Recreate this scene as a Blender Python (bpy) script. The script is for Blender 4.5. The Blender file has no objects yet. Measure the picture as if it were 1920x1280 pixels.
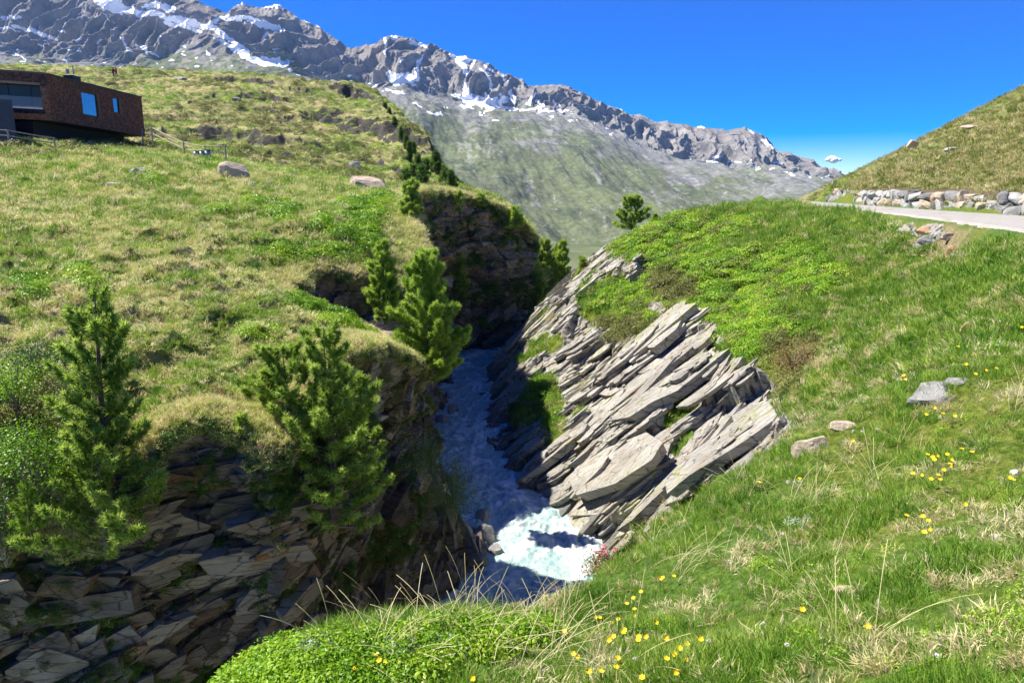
import bpy, math, random
import numpy as np
from mathutils import Vector
from mathutils.bvhtree import BVHTree
random.seed(7); RNG = np.random.default_rng(11)
sc = bpy.context.scene
R = math.radians
# ------------------------------------------------------------------ camera, sky, sun, exposure
FPX, PITCH = 1387.0, R(12.0)
cam = bpy.data.objects.new('camera', bpy.data.cameras.new('camera'))
sc.collection.objects.link(cam); sc.camera = cam
cam.data.sensor_width = 36.0; cam.data.lens = 36.0*FPX/1920.0
cam.data.clip_start = 0.05; cam.data.clip_end = 60000
cam.rotation_euler = (R(90)-PITCH, 0, 0)
SUN_DIR = Vector((-0.66, 0.20, 0.93)).normalized()
w = bpy.data.worlds.new('World'); sc.world = w; w.use_nodes = True
nt = w.node_tree; nt.nodes.clear()
sky = nt.nodes.new('ShaderNodeTexSky'); sky.sky_type = 'NISHITA'; sky.sun_disc = False
sky.sun_elevation = math.asin(SUN_DIR.z); sky.sun_rotation = math.atan2(SUN_DIR.x, SUN_DIR.y)
sky.altitude = 2000; sky.air_density = 0.85; sky.dust_density = 0.0; sky.ozone_density = 6.0
hs = nt.nodes.new('ShaderNodeHueSaturation'); hs.inputs['Saturation'].default_value = 1.75; hs.inputs['Hue'].default_value = 0.523
bg = nt.nodes.new('ShaderNodeBackground'); bg.inputs['Strength'].default_value = 0.088
wo = nt.nodes.new('ShaderNodeOutputWorld')
nt.links.new(sky.outputs[0], hs.inputs['Color']); nt.links.new(hs.outputs[0], bg.inputs[0]); nt.links.new(bg.outputs[0], wo.inputs[0])
sl = bpy.data.lights.new('sun', 'SUN'); sl.energy = 5.0; sl.angle = R(0.53); sl.color = (1.0, 0.95, 0.86)
so = bpy.data.objects.new('sun', sl); sc.collection.objects.link(so)
so.rotation_euler = SUN_DIR.to_track_quat('Z', 'Y').to_euler()
sc.view_settings.view_transform = 'Standard'; sc.view_settings.look = 'None'
sc.view_settings.exposure = 1.18; sc.view_settings.gamma = 1.0
HAZE = 4e-5
sc.cycles.max_bounces = 6; sc.cycles.diffuse_bounces = 4; sc.cycles.transparent_max_bounces = 6

# ------------------------------------------------------------------ pixel <-> world
CT, ST = math.cos(PITCH), math.sin(PITCH)
def P(px, py, Y):
    u = (np.asarray(px, float)-960)/FPX; v = (np.asarray(py, float)-640)/FPX
    ry = CT - v*ST; rz = -ST - v*CT; s = Y/ry
    return np.stack(np.broadcast_arrays(u*s, Y+0*s, rz*s), -1)
def PZ(px, py, z):
    v = (py-640)/FPX; ry = CT - v*ST; rz = -ST - v*CT
    return P(px, py, ry*z/rz)
def proj(p):
    d = p[..., 1]*CT - p[..., 2]*ST; d = np.where(d < .05, .05, d)
    return 960+FPX*p[..., 0]/d, 640-FPX*(p[..., 1]*ST+p[..., 2]*CT)/d

import time; T0 = time.time()
def lap(n): print('LAP', n, round(time.time()-T0, 1))
# ------------------------------------------------------------------ numpy noise
def _h(ix, iy, iz, seed):
    h = (ix.astype(np.int64)*374761393 + iy.astype(np.int64)*668265263 + iz.astype(np.int64)*2147483647*7 + seed*974634777) & 0xffffffff
    h = ((h ^ (h >> 13))*1274126177) & 0xffffffff
    h = ((h ^ (h >> 16))*2246822519) & 0xffffffff
    return h ^ (h >> 15)
from concurrent.futures import ThreadPoolExecutor
POOL = ThreadPoolExecutor(4)
PERM = np.random.default_rng(3).permutation(256).astype(np.int32); PERM = np.r_[PERM, PERM, PERM[:8]]
GR = np.array([(1,1,0),(-1,1,0),(1,-1,0),(-1,-1,0),(1,0,1),(-1,0,1),(1,0,-1),(-1,0,-1),(0,1,1),(0,-1,1),(0,1,-1),(0,-1,-1),(1,1,0),(0,-1,1),(-1,1,0),(0,-1,-1)], np.float32)
GX, GY, GZ = [np.tile(GR[:, k], 16).copy() for k in range(3)]
ang = np.arange(256)*2.39996; G2X, G2Y = (np.cos(ang)*1.3).astype(np.float32), (np.sin(ang)*1.3).astype(np.float32)
def _par(fn, *arrs):
    sh = arrs[0].shape; fl = [np.ascontiguousarray(a, np.float64).reshape(-1) for a in arrs]; n = fl[0].size; C = 50000
    r = list(POOL.map(lambda i: fn(*[a[i:i+C] for a in fl]), range(0, n, C)))
    if isinstance(r[0], tuple): return tuple(np.concatenate([x[k] for x in r]).reshape(sh) for k in range(len(r[0])))
    return np.concatenate(r).reshape(sh)
def _p3(x, y, z, seed):
    ix, iy, iz = np.floor(x).astype(np.int32), np.floor(y).astype(np.int32), np.floor(z).astype(np.int32)
    fx, fy, fz = (x-ix).astype(np.float32), (y-iy).astype(np.float32), (z-iz).astype(np.float32)
    tx, ty, tz = [t*t*t*(t*(t*6-15)+10) for t in (fx, fy, fz)]; ix = (ix+seed*37) & 255; iy &= 255; iz &= 255; out = 0
    for dx in (0, 1):
        A = PERM[ix+dx]; wx = tx if dx else 1-tx
        for dy in (0, 1):
            B = PERM[A+iy+dy & 255]; wy = wx*(ty if dy else 1-ty)
            for dz in (0, 1):
                h = PERM[B+iz+dz & 255]
                out = out+(GX[h]*(fx-dx)+GY[h]*(fy-dy)+GZ[h]*(fz-dz))*(wy*(tz if dz else 1-tz))
    return out
def _p2(x, y, seed):
    ix, iy = np.floor(x).astype(np.int32), np.floor(y).astype(np.int32); fx, fy = (x-ix).astype(np.float32), (y-iy).astype(np.float32)
    tx, ty = [t*t*t*(t*(t*6-15)+10) for t in (fx, fy)]; ix = (ix+seed*37) & 255; iy = (iy+seed*11) & 255; out = 0
    for dx in (0, 1):
        A = PERM[ix+dx]; wx = tx if dx else 1-tx
        for dy in (0, 1):
            h = PERM[A+iy+dy & 255]; out = out+(G2X[h]*(fx-dx)+G2Y[h]*(fy-dy))*(wx*(ty if dy else 1-ty))
    return out
def perlin(p, seed=0):
    if np.ptp(p[..., 2]) == 0: return _par(lambda x, y: _p2(x, y, seed), p[..., 0], p[..., 1])
    return _par(lambda x, y, z: _p3(x, y, z, seed), p[..., 0], p[..., 1], p[..., 2])
def fbm(p, o=4, seed=0, gain=.5, lac=2.03):
    s = 0; a = 1.0; q = p
    for k in range(o):
        s = s+a*perlin(q, seed+k*17); a *= gain; q = q*lac+13.7
    return s
def ridged(p, o=5, seed=0, gain=.5, lac=2.07):
    s = 0; a = 1.0; q = p; wt = 1.0
    for k in range(o):
        n = (1-np.abs(perlin(q, seed+k*31))*1.6)**2
        s = s+a*n*wt; wt = np.clip(n*1.4, 0, 1); a *= gain; q = q*lac+5.1
    return s
def worley2(u, v, seed=0, jit=.85):
    """F1, F2, cell hash 0..1, offset to the cell point"""
    def fn(u, v):
        iu = np.floor(u).astype(np.int64); iv = np.floor(v).astype(np.int64)
        f1 = np.full(u.shape, 9., np.float32); f2 = f1.copy(); idd = f1*0; ou = f1*0; ov = f1*0; z = np.zeros_like(iu)
        for a in (-1, 0, 1):
            for b in (-1, 0, 1):
                h = _h(iu+a, iv+b, z, seed)
                du = (u-(iu+a+.5+jit*((h & 1023)/1023.-.5))).astype(np.float32); dv = (v-(iv+b+.5+jit*(((h >> 10) & 1023)/1023.-.5))).astype(np.float32)
                d = du*du+dv*dv; m = d < f1
                f2 = np.where(m, f1, np.minimum(f2, d)); f1 = np.where(m, d, f1)
                idd = np.where(m, ((h >> 20) & 1023)/1023., idd); ou = np.where(m, du, ou); ov = np.where(m, dv, ov)
        return np.sqrt(f1), np.sqrt(f2), idd, ou, ov
    return _par(fn, u, v)
def sstep(a, b, x):
    t = np.clip((x-a)/(b-a), 0, 1); return t*t*(3-2*t)
def blur(d):
    d = d.copy(); d[1:-1] = .5*d[1:-1]+.25*(d[:-2]+d[2:]); d[:, 1:-1] = .5*d[:, 1:-1]+.25*(d[:, :-2]+d[:, 2:]); return d
def XY(x, y, s=1., z=0.):
    return np.stack([x*s, y*s, np.zeros_like(x)+z], -1)
def upgrid(c, ri, ci, shape):
    def up(a, idx, n):
        t = np.interp(np.arange(n), idx, np.arange(len(idx))); i = np.clip(t.astype(int), 0, len(idx)-2); f = (t-i)[:, None]
        p0 = a[np.clip(i-1, 0, None)]; p1 = a[i]; p2 = a[i+1]; p3 = a[np.clip(i+2, None, len(idx)-1)]
        return .5*(2*p1+(p2-p0)*f+(2*p0-5*p1+4*p2-p3)*f*f+(3*p1-p0-3*p2+p3)*f**3)
    return up(up(c, ri, shape[0]).T, ci, shape[1]).T
class TPS:
    def __init__(s, pts, lam=.02):
        p = np.array(pts, float); s.c = p[:, :2]; n = len(p)
        K = s.k(s.c, s.c)+lam*np.eye(n)*100
        A = np.zeros((n+3, n+3)); A[:n, :n] = K; A[:n, n] = 1; A[:n, n+1:] = s.c; A[n, :n] = 1; A[n+1:, :n] = s.c.T
        s.w = np.linalg.solve(A, np.r_[p[:, 2], 0, 0, 0])
    @staticmethod
    def k(a, b):
        d2 = ((a[:, None, :]-b[None])**2).sum(-1); return .5*d2*np.log(d2+1e-9)
    def __call__(s, x, y):
        if x.ndim == 2 and min(x.shape) > 200:      # smooth: evaluate coarsely, then interpolate in the grid's own indices
            ri = np.r_[np.arange(0, x.shape[0]-1, 4), x.shape[0]-1]; ci = np.r_[np.arange(0, x.shape[1]-1, 4), x.shape[1]-1]
            return upgrid(s(x[np.ix_(ri, ci)].ravel(), y[np.ix_(ri, ci)].ravel()).reshape(len(ri), len(ci)), ri, ci, x.shape)
        def fn(a, b_):
            b = np.stack([a, b_], -1); return np.concatenate([s.k(b[i:i+5000], s.c)@s.w[:-3]+s.w[-3]+b[i:i+5000]@s.w[-2:] for i in range(0, len(b), 5000)])
        return _par(fn, x, y)
def inpoly(x, y, poly):
    if x.size > 60000: return _par(lambda a, b: inpoly(a, b, poly), x, y)
    r = np.zeros(x.shape, bool); n = len(poly)
    for i in range(n):
        x0, y0 = poly[i][:2]; x1, y1 = poly[(i+1) % n][:2]
        if y0 == y1: continue
        c = ((y0 > y) != (y1 > y)) & (x < (x1-x0)*(y-y0)/(y1-y0)+x0); r ^= c
    return r
def segdist(x, y, line, wid=None):
    """distance to a polyline, signed side (left +), position 0..1 ; if wid: distance minus interpolated width"""
    if x.size > 60000 and x.shape:
        return _par(lambda a, b: segdist(a, b, line, wid), x, y)
    best = np.full(x.shape, 1e9); side = np.zeros(x.shape); pos = np.zeros(x.shape); n = len(line)-1
    for i in range(n):
        ax, ay = line[i][:2]; bx, by = line[i+1][:2]; dx, dy = bx-ax, by-ay; L = dx*dx+dy*dy+1e-12
        t = np.clip(((x-ax)*dx+(y-ay)*dy)/L, 0, 1); d = np.hypot(x-ax-t*dx, y-ay-t*dy)
        if wid is not None: d = d-(wid[i]*(1-t)+wid[i+1]*t)
        m = d < best; best = np.where(m, d, best)
        side = np.where(m, np.sign(dx*(y-ay)-dy*(x-ax)), side); pos = np.where(m, (i+t)/n, pos)
    return best, side, pos

# ------------------------------------------------------------------ object helpers
def tag(o, label=None, cat=None, group=None, kind=None):
    if label: o['label'] = label
    if cat: o['category'] = cat
    if group: o['group'] = group
    if kind: o['kind'] = kind
    return o
def mesh_np(name, V, F, mat=None, parent=None, smooth=True, attrs=None, mats=None, midx=None):
    V = np.asarray(V, np.float32); me = bpy.data.meshes.new(name)
    if isinstance(F, np.ndarray):
        k = F.shape[1]; me.vertices.add(len(V)); me.vertices.foreach_set('co', V.ravel())
        me.loops.add(F.size); me.loops.foreach_set('vertex_index', F.ravel().astype(np.int32))
        me.polygons.add(len(F)); me.polygons.foreach_set('loop_start', np.arange(0, F.size, k, dtype=np.int32))
        me.polygons.foreach_set('loop_total', np.full(len(F), k, np.int32))
        me.update(calc_edges=True)
    else:
        me.from_pydata([tuple(map(float, v)) for v in V], [], F)
    if attrs:
        for a, d in attrs.items():
            at = me.attributes.new(a, 'FLOAT', 'POINT'); at.data.foreach_set('value', np.asarray(d, np.float32).ravel())
    for m in (mats or ([mat] if mat else [])): me.materials.append(m)
    if midx is not None: me.polygons.foreach_set('material_index', np.asarray(midx, np.int32))
    me.polygons.foreach_set('use_smooth', np.full(len(me.polygons), smooth, bool))
    o = bpy.data.objects.new(name, me); sc.collection.objects.link(o); o.parent = parent
    return o
def grid_faces(nr, nc, keep=None):
    i = np.arange(nr*nc).reshape(nr, nc)
    F = np.stack([i[:-1, :-1], i[:-1, 1:], i[1:, 1:], i[1:, :-1]], -1).reshape(-1, 4)
    if keep is not None:
        k = keep.ravel(); F = F[k[F].all(1)]
    return F
def compact(V, F, attrs):
    u = np.unique(F); mp = np.full(len(V), -1); mp[u] = np.arange(len(u))
    return V[u], mp[F], {k: np.asarray(a).ravel()[u] for k, a in attrs.items()}
class MB:
    """collects quads/boxes/tubes into one mesh"""
    def __init__(s): s.v = []; s.f = []
    def add(s, V, F):
        n = len(s.v); s.v += [tuple(map(float, v)) for v in V]; s.f += [tuple(i+n for i in f) for f in F]
    def box(s, c, d, rz=0., b=0.0, M=None):
        x, y, z = d[0]/2, d[1]/2, d[2]/2; V = []
        for sz in (-1, 1):
            for sx, sy in ((-1, -1), (1, -1), (1, 1), (-1, 1)):
                p = Vector((sx*x, sy*y, sz*z))
                if M: p = M @ p
                V.append((c[0]+p.x*math.cos(rz)-p.y*math.sin(rz), c[1]+p.x*math.sin(rz)+p.y*math.cos(rz), c[2]+p.z))
        s.add(V, [(0, 3, 2, 1), (4, 5, 6, 7), (0, 1, 5, 4), (1, 2, 6, 5), (2, 3, 7, 6), (3, 0, 4, 7)])
    def tube(s, pts, rad, n=6):
        pts = [Vector(p) for p in pts]; V = []; F = []
        for i, p in enumerate(pts):
            d = (pts[min(i+1, len(pts)-1)]-pts[max(i-1, 0)]).normalized()
            a = d.orthogonal().normalized(); b = d.cross(a)
            r = rad[i] if hasattr(rad, '__len__') else rad
            for k in range(n):
                t = 2*math.pi*k/n; V.append(p+(a*math.cos(t)+b*math.sin(t))*r)
        for i in range(len(pts)-1):
            for k in range(n): F.append((i*n+k, i*n+(k+1) % n, (i+1)*n+(k+1) % n, (i+1)*n+k))
        F.append(tuple(range(n))[::-1]); F.append(tuple((len(pts)-1)*n+k for k in range(n)))
        s.add(V, F)
    def build(s, name, mat, parent=None, smooth=False):
        return mesh_np(name, s.v, s.f, mat, parent, smooth)
def empty(name, loc, rz=0.):
    o = bpy.data.objects.new(name, None); sc.collection.objects.link(o); o.location = loc; o.rotation_euler = (0, 0, rz); return o

# ------------------------------------------------------------------ material helper
class M:
    def __init__(s, name):
        s.m = bpy.data.materials.new(name); s.m.use_nodes = True; s.t = s.m.node_tree; s.t.nodes.clear()
        s.out = s.n('ShaderNodeOutputMaterial'); s.b = s.n('ShaderNodeBsdfPrincipled')
        s.l(s.b.outputs[0], s.out.inputs['Surface']); s.b.inputs['Roughness'].default_value = .85
        s.b.inputs['Specular IOR Level'].default_value = .25
        s.geo = s.n('ShaderNodeNewGeometry'); s.pos = s.geo.outputs['Position']
    def n(s, t): return s.t.nodes.new(t)
    def l(s, a, b): s.t.links.new(a, b)
    def put(s, sock, v):
        if isinstance(v, bpy.types.NodeSocket): s.l(v, sock)
        elif isinstance(v, (tuple, list)) and len(v) == 3 and sock.type == 'RGBA': sock.default_value = (*v, 1)
        else: sock.default_value = v
    def attr(s, name, typ='GEOMETRY'):
        a = s.n('ShaderNodeAttribute'); a.attribute_name = name; a.attribute_type = typ; return a.outputs['Fac']
    def map(s, scale=(1, 1, 1), rot=(0, 0, 0), vec=None):
        a = s.n('ShaderNodeMapping'); a.inputs['Scale'].default_value = scale; a.inputs['Rotation'].default_value = rot
        s.l(vec or s.pos, a.inputs['Vector']); return a.outputs[0]
    def noise(s, sc_, det=4, vec=None, rough=.55, dist=0., out=0):
        a = s.n('ShaderNodeTexNoise'); a.inputs['Scale'].default_value = sc_; a.inputs['Detail'].default_value = det
        a.inputs['Roughness'].default_value = rough; a.inputs['Distortion'].default_value = dist
        s.l(vec or s.pos, a.inputs['Vector']); return a.outputs[out]
    def voro(s, sc_, vec=None, feat='F1', out='Distance'):
        a = s.n('ShaderNodeTexVoronoi'); a.feature = feat; a.inputs['Scale'].default_value = sc_
        s.l(vec or s.pos, a.inputs['Vector']); return a.outputs[out]
    def math(s, op, a, b=0., c=None, clamp=False):
        q = s.n('ShaderNodeMath'); q.operation = op; q.use_clamp = clamp
        s.put(q.inputs[0], a); s.put(q.inputs[1], b)
        if c is not None: s.put(q.inputs[2], c)
        return q.outputs[0]
    def rng(s, v, a, b, c=0., d=1.):
        q = s.n('ShaderNodeMapRange'); q.clamp = True; s.put(q.inputs[0], v)
        for i, x in enumerate((a, b, c, d)): q.inputs[i+1].default_value = x
        return q.outputs[0]
    def mix(s, f, a, b, typ='MIX'):
        q = s.n('ShaderNodeMix'); q.data_type = 'RGBA'; q.blend_type = typ
        s.put(q.inputs[0], f); s.put(q.inputs[6], a); s.put(q.inputs[7], b); return q.outputs[2]
    def ramp(s, f, stops):
        q = s.n('ShaderNodeValToRGB'); e = q.color_ramp.elements
        while len(e) < len(stops): e.new(.5)
        for k, (p, c) in enumerate(stops): e[k].position = p; e[k].color = (*c, 1)
        s.put(q.inputs[0], f); return q.outputs[0]
    def bump(s, h, strength=.5, dist=.05, nrm=None):
        q = s.n('ShaderNodeBump'); q.inputs['Strength'].default_value = strength; q.inputs['Distance'].default_value = dist
        s.l(h, q.inputs['Height'])
        if nrm: s.l(nrm, q.inputs['Normal'])
        return q.outputs[0]
    def fin(s, col=None, bump=None, rough=None, spec=None):
        if col is not None: s.put(s.b.inputs['Base Color'], col)
        if bump is not None: s.l(bump, s.b.inputs['Normal'])
        if rough is not None: s.put(s.b.inputs['Roughness'], rough)
        if spec is not None: s.put(s.b.inputs['Specular IOR Level'], spec)
        return s.m
def plain(name, col, rough=.7, spec=.3, var=.15, sc_=8.):
    m = M(name); n = m.noise(sc_, 5)
    c = m.mix(m.rng(n, .3, .7), tuple(x*(1-var) for x in col), tuple(x*(1+var) for x in col))
    return m.fin(c, m.bump(n, .25, .02), rough, spec)

# ------------------------------------------------------------------ terrain: control points
RZ = -14.0
SH_R = [(1010, 640), (930, 658), (905, 690), (908, 725), (920, 745), (912, 790), (895, 830), (872, 855), (915, 878), (960, 905), (1000, 955), (1090, 990), (1105, 1020), (1122, 1055), (1080, 1130), (1000, 1200)]
SHR = np.array([PZ(a, b, RZ) for a, b in SH_R])
WALL = [((-420, 1080, 12), (-420, 11.5)), ((-180, 1080, 12.6), (-180, 12.2)), ((0, 1075, 13.0), (0, 12.8)), ((150, 1030, 13.3), (150, 13.6)), ((250, 930, 13.5), (260, 14.2)),
 ((320, 815, 13.8), (330, 14.6)), ((430, 800, 14.3), (440, 15.2)), ((540, 840, 14.4), (560, 16.2)), ((585, 770, 16.2), (650, 17.3)), ((640, 690, 18.6), (740, 18.6)),
 ((700, 652, 20.6), (820, 20.6)), ((750, 668, 22.2), None, (905, 1090)), ((800, 700, 24.5), None, (935, 1030)), ((735, 650, 26), None, (922, 968)), ((630, 600, 27), None, (900, 948)),
 ((560, 555, 28), None, (880, 928)), ((590, 515, 30.5), None, (872, 900)), ((690, 525, 32.), None, (842, 885)), ((768, 545, 34.), None, (815, 858)), ((795, 480, 39.), None, (800, 812)),
 ((780, 410, 45), None, (845, 762)), ((750, 380, 50), None, (844, 715)), ((800, 362, 55), None, (850, 690)), ((870, 368, 60), None, (862, 664)), ((960, 402, 62), None, (925, 657)),
 ((1000, 450, 64.5), None, (980, 652)), ((1012, 520, 68), None, (1015, 642)), ((1080, 560, 78), None, (1090, 625)), ((1200, 600, 95), None, (1200, 610))]
rim, foot = [], []
for wd in WALL:
    rim.append(P(*wd[0]))
    if wd[1]:
        px, Y = wd[1]; foot.append(np.array([(px-960)/FPX*(Y*CT-RZ*ST), Y, RZ-.4]))
    else:
        q = PZ(*wd[2], RZ); q[2] -= .4; foot.append(q)
rim = np.array(rim); foot = np.array(foot)
Lp = [P(*a) for a in [(0,870,13.6),(-250,870,13),(-250,700,15),(0,700,15.6),(0,560,21),(0,450,29),(0,350,43),(0,268,60),(-400,560,20),(-500,300,45),(-500,240,65),(330,735,16.4),(150,750,15.5),(420,735,16.6),(250,600,20),(450,600,20.7),(600,680,18.6),
 (640,625,22),(560,565,25.5),(500,490,30),(300,450,31),(620,460,33),(720,480,34.5),(745,430,41),(690,400,44),(600,380,46),(450,380,44),(300,370,43),(440,338,51),(300,312,53),(150,300,54),(560,342,56),(700,352,58),
 (200,285,60),(265,278,72),(265,255,85),(120,200,110),(390,290,72),(560,322,70),(690,335,76),(740,352,72),(420,210,128),(300,200,120),(280,145,240),(500,147,205),(100,142,235),(-100,125,235),(-400,110,235),(600,158,190),(690,176,170),(560,250,118),(700,262,118),
 (680,305,90),(760,262,122),(830,330,100),(875,368,82),(960,402,72),(1000,450,72),(300,160,320),(600,190,300),(-300,150,330),(150,225,95),(0,235,80)]]
Lp += list(rim[::1])
tL = TPS(Lp, .0006)
# rock scarps on the hill: polyline (px,py,Y), height
def wl(L): return [P(*a) for a in L]
SCARPS = [(wl([(355,232,100),(400,228,100),(440,238,99),(490,270,95),(540,290,92)]), 3.4, 2.0), (wl([(385,160,165),(450,162,165),(520,178,160)]), 2.2, 3.),
 (wl([(430,185,140),(500,175,150),(560,192,146)]), 2.0, 3.), (wl([(575,200,140),(640,215,136),(700,240,128),(760,270,122),(790,300,116)]), 5.0, 2.5),
 (wl([(620,320,80),(560,306,82),(520,286,90)]), 1.6, 1.5), (wl([(700,290,96),(745,320,90),(790,345,84)]), 2.2, 1.5), (wl([(450,300,80),(520,318,74),(590,338,68)]), 1.2, 1.2),
 (wl([(300,182,135),(350,178,140)]), 1.0, 2.), (wl([(610,180,170),(680,186,165),(720,200,158)]), 4., 3.)]
RIM2 = wl([(640,160,215),(700,174,175),(735,196,160),(775,245,140),(802,290,122),(840,330,104),(878,366,86),(965,398,74),(1010,450,76),(1060,560,84)])
def hL(x, y):
    z = tL(x, y)
    for line, H, wd in SCARPS:
        if x.size < 5: pass
        d, sd, t = segdist(x, y, line)
        far = y > np.interp(x, *zip(*sorted((p[0], p[1]) for p in line)))
        s = np.where(far, d, -d); wob = perlin(XY(x, y, .35), 3)*wd*.9
        env = sstep(0, .12, t)*sstep(1, .85, t)*np.exp(-np.abs(d)/(6*wd))
        z = z+.6*H*env*sstep(-wd*.5, wd*.5, s+wob)-.3*H*env
    d, sd, t = segdist(x, y, RIM2)
    out = (sd > 0) & (y > 60); dd = np.where(out, d, 0)
    z = z-np.minimum(dd*1.6, 70)
    return z
Rp = [P(*a) for a in [(1250,930,26),(1440,740,26),(1600,612,26),(1800,482,26),(1300,870,24.5),(1130,1105,8),(1300,968,10),(1480,858,11.5),(1640,762,11.5),(1800,645,12.),(1920,562,12.5),(1920,540,14.5),(1920,500,17),(1800,560,17),
 (1700,560,22),(1600,600,25),(1500,560,31),(1500,640,27),(1400,560,36),(1400,450,43),(1400,402,48),(1300,408,50),(1200,440,53),(1150,470,57),(1112,490,59),(1080,550,50),(1000,600,56),(1060,500,62),(1000,700,45),(1100,700,41),
 (1200,700,36),(1300,700,31),(1400,700,27.5),(1100,600,47),(1200,600,42),(1300,600,37),(1300,500,42),(1200,500,48),(1100,850,32),(1200,850,28.5),(1000,900,33.5),(1100,950,28.5),(1200,950,25.5),(960,1310,3.2),(400,1335,4),(620,1265,4.7),(830,1200,5.6),
 (1100,1200,5.2),(1300,1150,4.6),(1500,1000,5.8),(1300,1280,3),(1600,1280,2.6),(1900,1270,2.2),(1900,1000,4),(1900,800,6.4),(1700,850,6.9),(1700,1000,4.9),(2300,800,5.5),(2300,600,10.5),(980,1170,6.6),
 (1500,430,40),(1600,440,35),(1700,470,30),(1480,388,53),(1550,400,45),
 (1500,356,62),(1600,315,62),(1700,268,60),(1800,215,60),(1920,153,60),(2100,95,58),(2300,20,56),(1920,172,75),(1800,240,75),(1700,292,72),(1700,330,52),(1600,352,54),(1800,330,45),(1920,330,38.5),(1920,250,46),(1800,280,52),(2200,320,33)]]
Rp += [np.array(a, float) for a in [(0,0,-1.75),(3,-1,-1.5),(6,2,-1.45),(-1.5,0,-2.6),(-3.2,2.2,-5.6),(-5,4,-11),(-7,7,-14.8),(-1.6,6.5,-7.5),(0,9.5,-8.6),(2.,13,-9.6),(-1.,13,-14.2),(4.6,16,-9.2),(6,14.,-6.4),(2,17.5,-12.4),(-2.6,9.5,-13.8),
 (8,-8,-1.4),(0,-8,-1.9),(16,-8,-1.2),(-6,-2,-6),(12,5,-1.35),(13.2,11,-1.35),(40,78,6.0),(60,60,12),(60,90,9),(25,80,-2),(14,72,-6),(6,72,-12),(14,60,-3.2),(3,70,-13),(20,95,-10),(45,110,0),(25,62,-1.0)]]
# gravel road, two edges
ROADL = np.array([(12.6,-6,-1.25),(13.0,8,-1.25),(14.3,18,-1.3),(14.9,21.5,-1.36),(17.3,30.3,-1.4),(19.5,42,-1.42),(20.6,51,-1.42),(21.,60,-1.4),(22.5,68,-1.5),(27,78,-1.8)])
ROADR = np.array([(17.5,-6,-1.2),(18.6,8,-1.2),(20.2,20,-1.22),(21.3,27,-1.3),(22.2,34,-1.37),(22.6,42,-1.38),(23.2,51,-1.37),(24.,60,-1.38),(26,66,-1.45),(30,75,-1.7)])
for a, b in zip(ROADL, ROADR):
    Rp += [a-(0, 0, .03), b-(0, 0, .03), (a+b)/2-(0, 0, .03)]
    Rp += [b+np.array((1.5, 0, .15))] if a[1] > 5 else []
for k in range(len(SHR)): Rp.append(SHR[k]-(0, 0, .7))
tR = TPS(Rp, .0008)
SLABP = [(880,640),(1000,520),(1060,480),(1115,470),(1150,440),(1165,480),(1105,520),(1085,560),(1110,600),(1175,585),(1230,560),(1300,585),(1345,610),(1350,650),(1365,690),(1440,690),(1455,730),(1490,800),(1470,850),(1330,905),(1215,985),(1160,1045),(1135,1100),(900,1180),(840,900),(860,760)]
GREENS = [[(975,770,22),(1015,745,38),(1040,790,16)], [(985,680,8),(1035,640,14)], [(1030,830,6),(1110,770,12)], [(1180,905,6),(1300,815,9)], [(1200,560,18),(1150,610,26),(1120,640,10)], [(1170,620,16),(1210,600,22)], [(1250,790,6),(1300,760,8)], [(1290,960,5),(1200,985,4)], [(1040,560,3),(1000,600,3)], [(1145,520,16),(1100,540,10)]]
ROCKS_IN_GREEN = [[(1110,545,6),(1160,500,9),(1210,515,14)], [(1130,455,16),(1145,470,10)], [(1075,660,6),(1120,640,14),(1140,645,8)], [(1700,435,8),(1745,445,14),(1775,465,8)]]
LEDGES = [([(985,790),(1075,700),(1150,645)],.9),([(1068,692),(1108,652),(1142,638)],1.0),([(1110,745),(1240,690),(1340,620)],1.1),([(1180,700),(1260,650),(1345,600)],.7),([(1185,815),(1290,765),(1350,705)],1.1),([(1240,850),(1330,785),(1375,720)],.8),([(1330,782),(1445,695)],.9),([(1310,912),(1362,866),(1432,768)],1.0),([(960,900),(1030,840),(1130,790)],.9),([(1000,912),(1100,835),(1190,800)],.8),([(1070,962),(1160,885),(1240,835)],.7),([(1150,1000),(1250,915),(1330,850)],.7),([(1125,592),(1160,540),(1218,498)],1.2),([(1150,600),(1185,552),(1222,520)],.8),([(940,692),(1010,612),(1075,530)],.5),([(952,742),(1040,655),(1100,592)],.6),([(905,860),(960,790),(1020,745)],.8),([(880,865),(930,800),(975,750)],.9),([(905,700),(960,640)],.6),([(985,935),(1060,880),(1110,850)],.6),([(1120,1010),(1190,940),(1240,900)],.6),([(1010,700),(1080,620),(1120,600)],.4)]
def hR(x, y):
    z = tR(x, y); rl_ = np.interp(y, ROADL[:, 1], ROADL[:, 0])
    z = z-sstep(54, 72, y)*sstep(.5, 6, rl_-x)*7-sstep(66, 86, y)*sstep(9, 2, x-rl_)*9; 
    # the hill above the wall keeps a straight, slightly hollow profile: ease it down wherever the spline bulges
    d_ = y*CT-z*ST; qx = 960+FPX*x/d_; prof = np.interp(qx, [1400, 1500, 1560, 1600, 1700, 1800, 1920, 2100, 2400], [420, 362, 334, 318, 270, 217, 157, 70, -60])
    v = (prof-640)/FPX; zt_ = (-ST-v*CT)/(CT-v*ST)*y; k_ = sstep(0, 2, x-np.interp(y, ROADR[:, 1], ROADR[:, 0])-.8)*(y > 20); over = np.maximum(z-(zt_-.25-.012*np.maximum(y-48, 0)), 0)
    z = z-k_*over
    return np.maximum(z, -17.)
# base terrain sampled for ray placement
def base_grid(h, xs, ys):
    X, Yy = np.meshgrid(xs, ys); return X, Yy, h(X, Yy)

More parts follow.
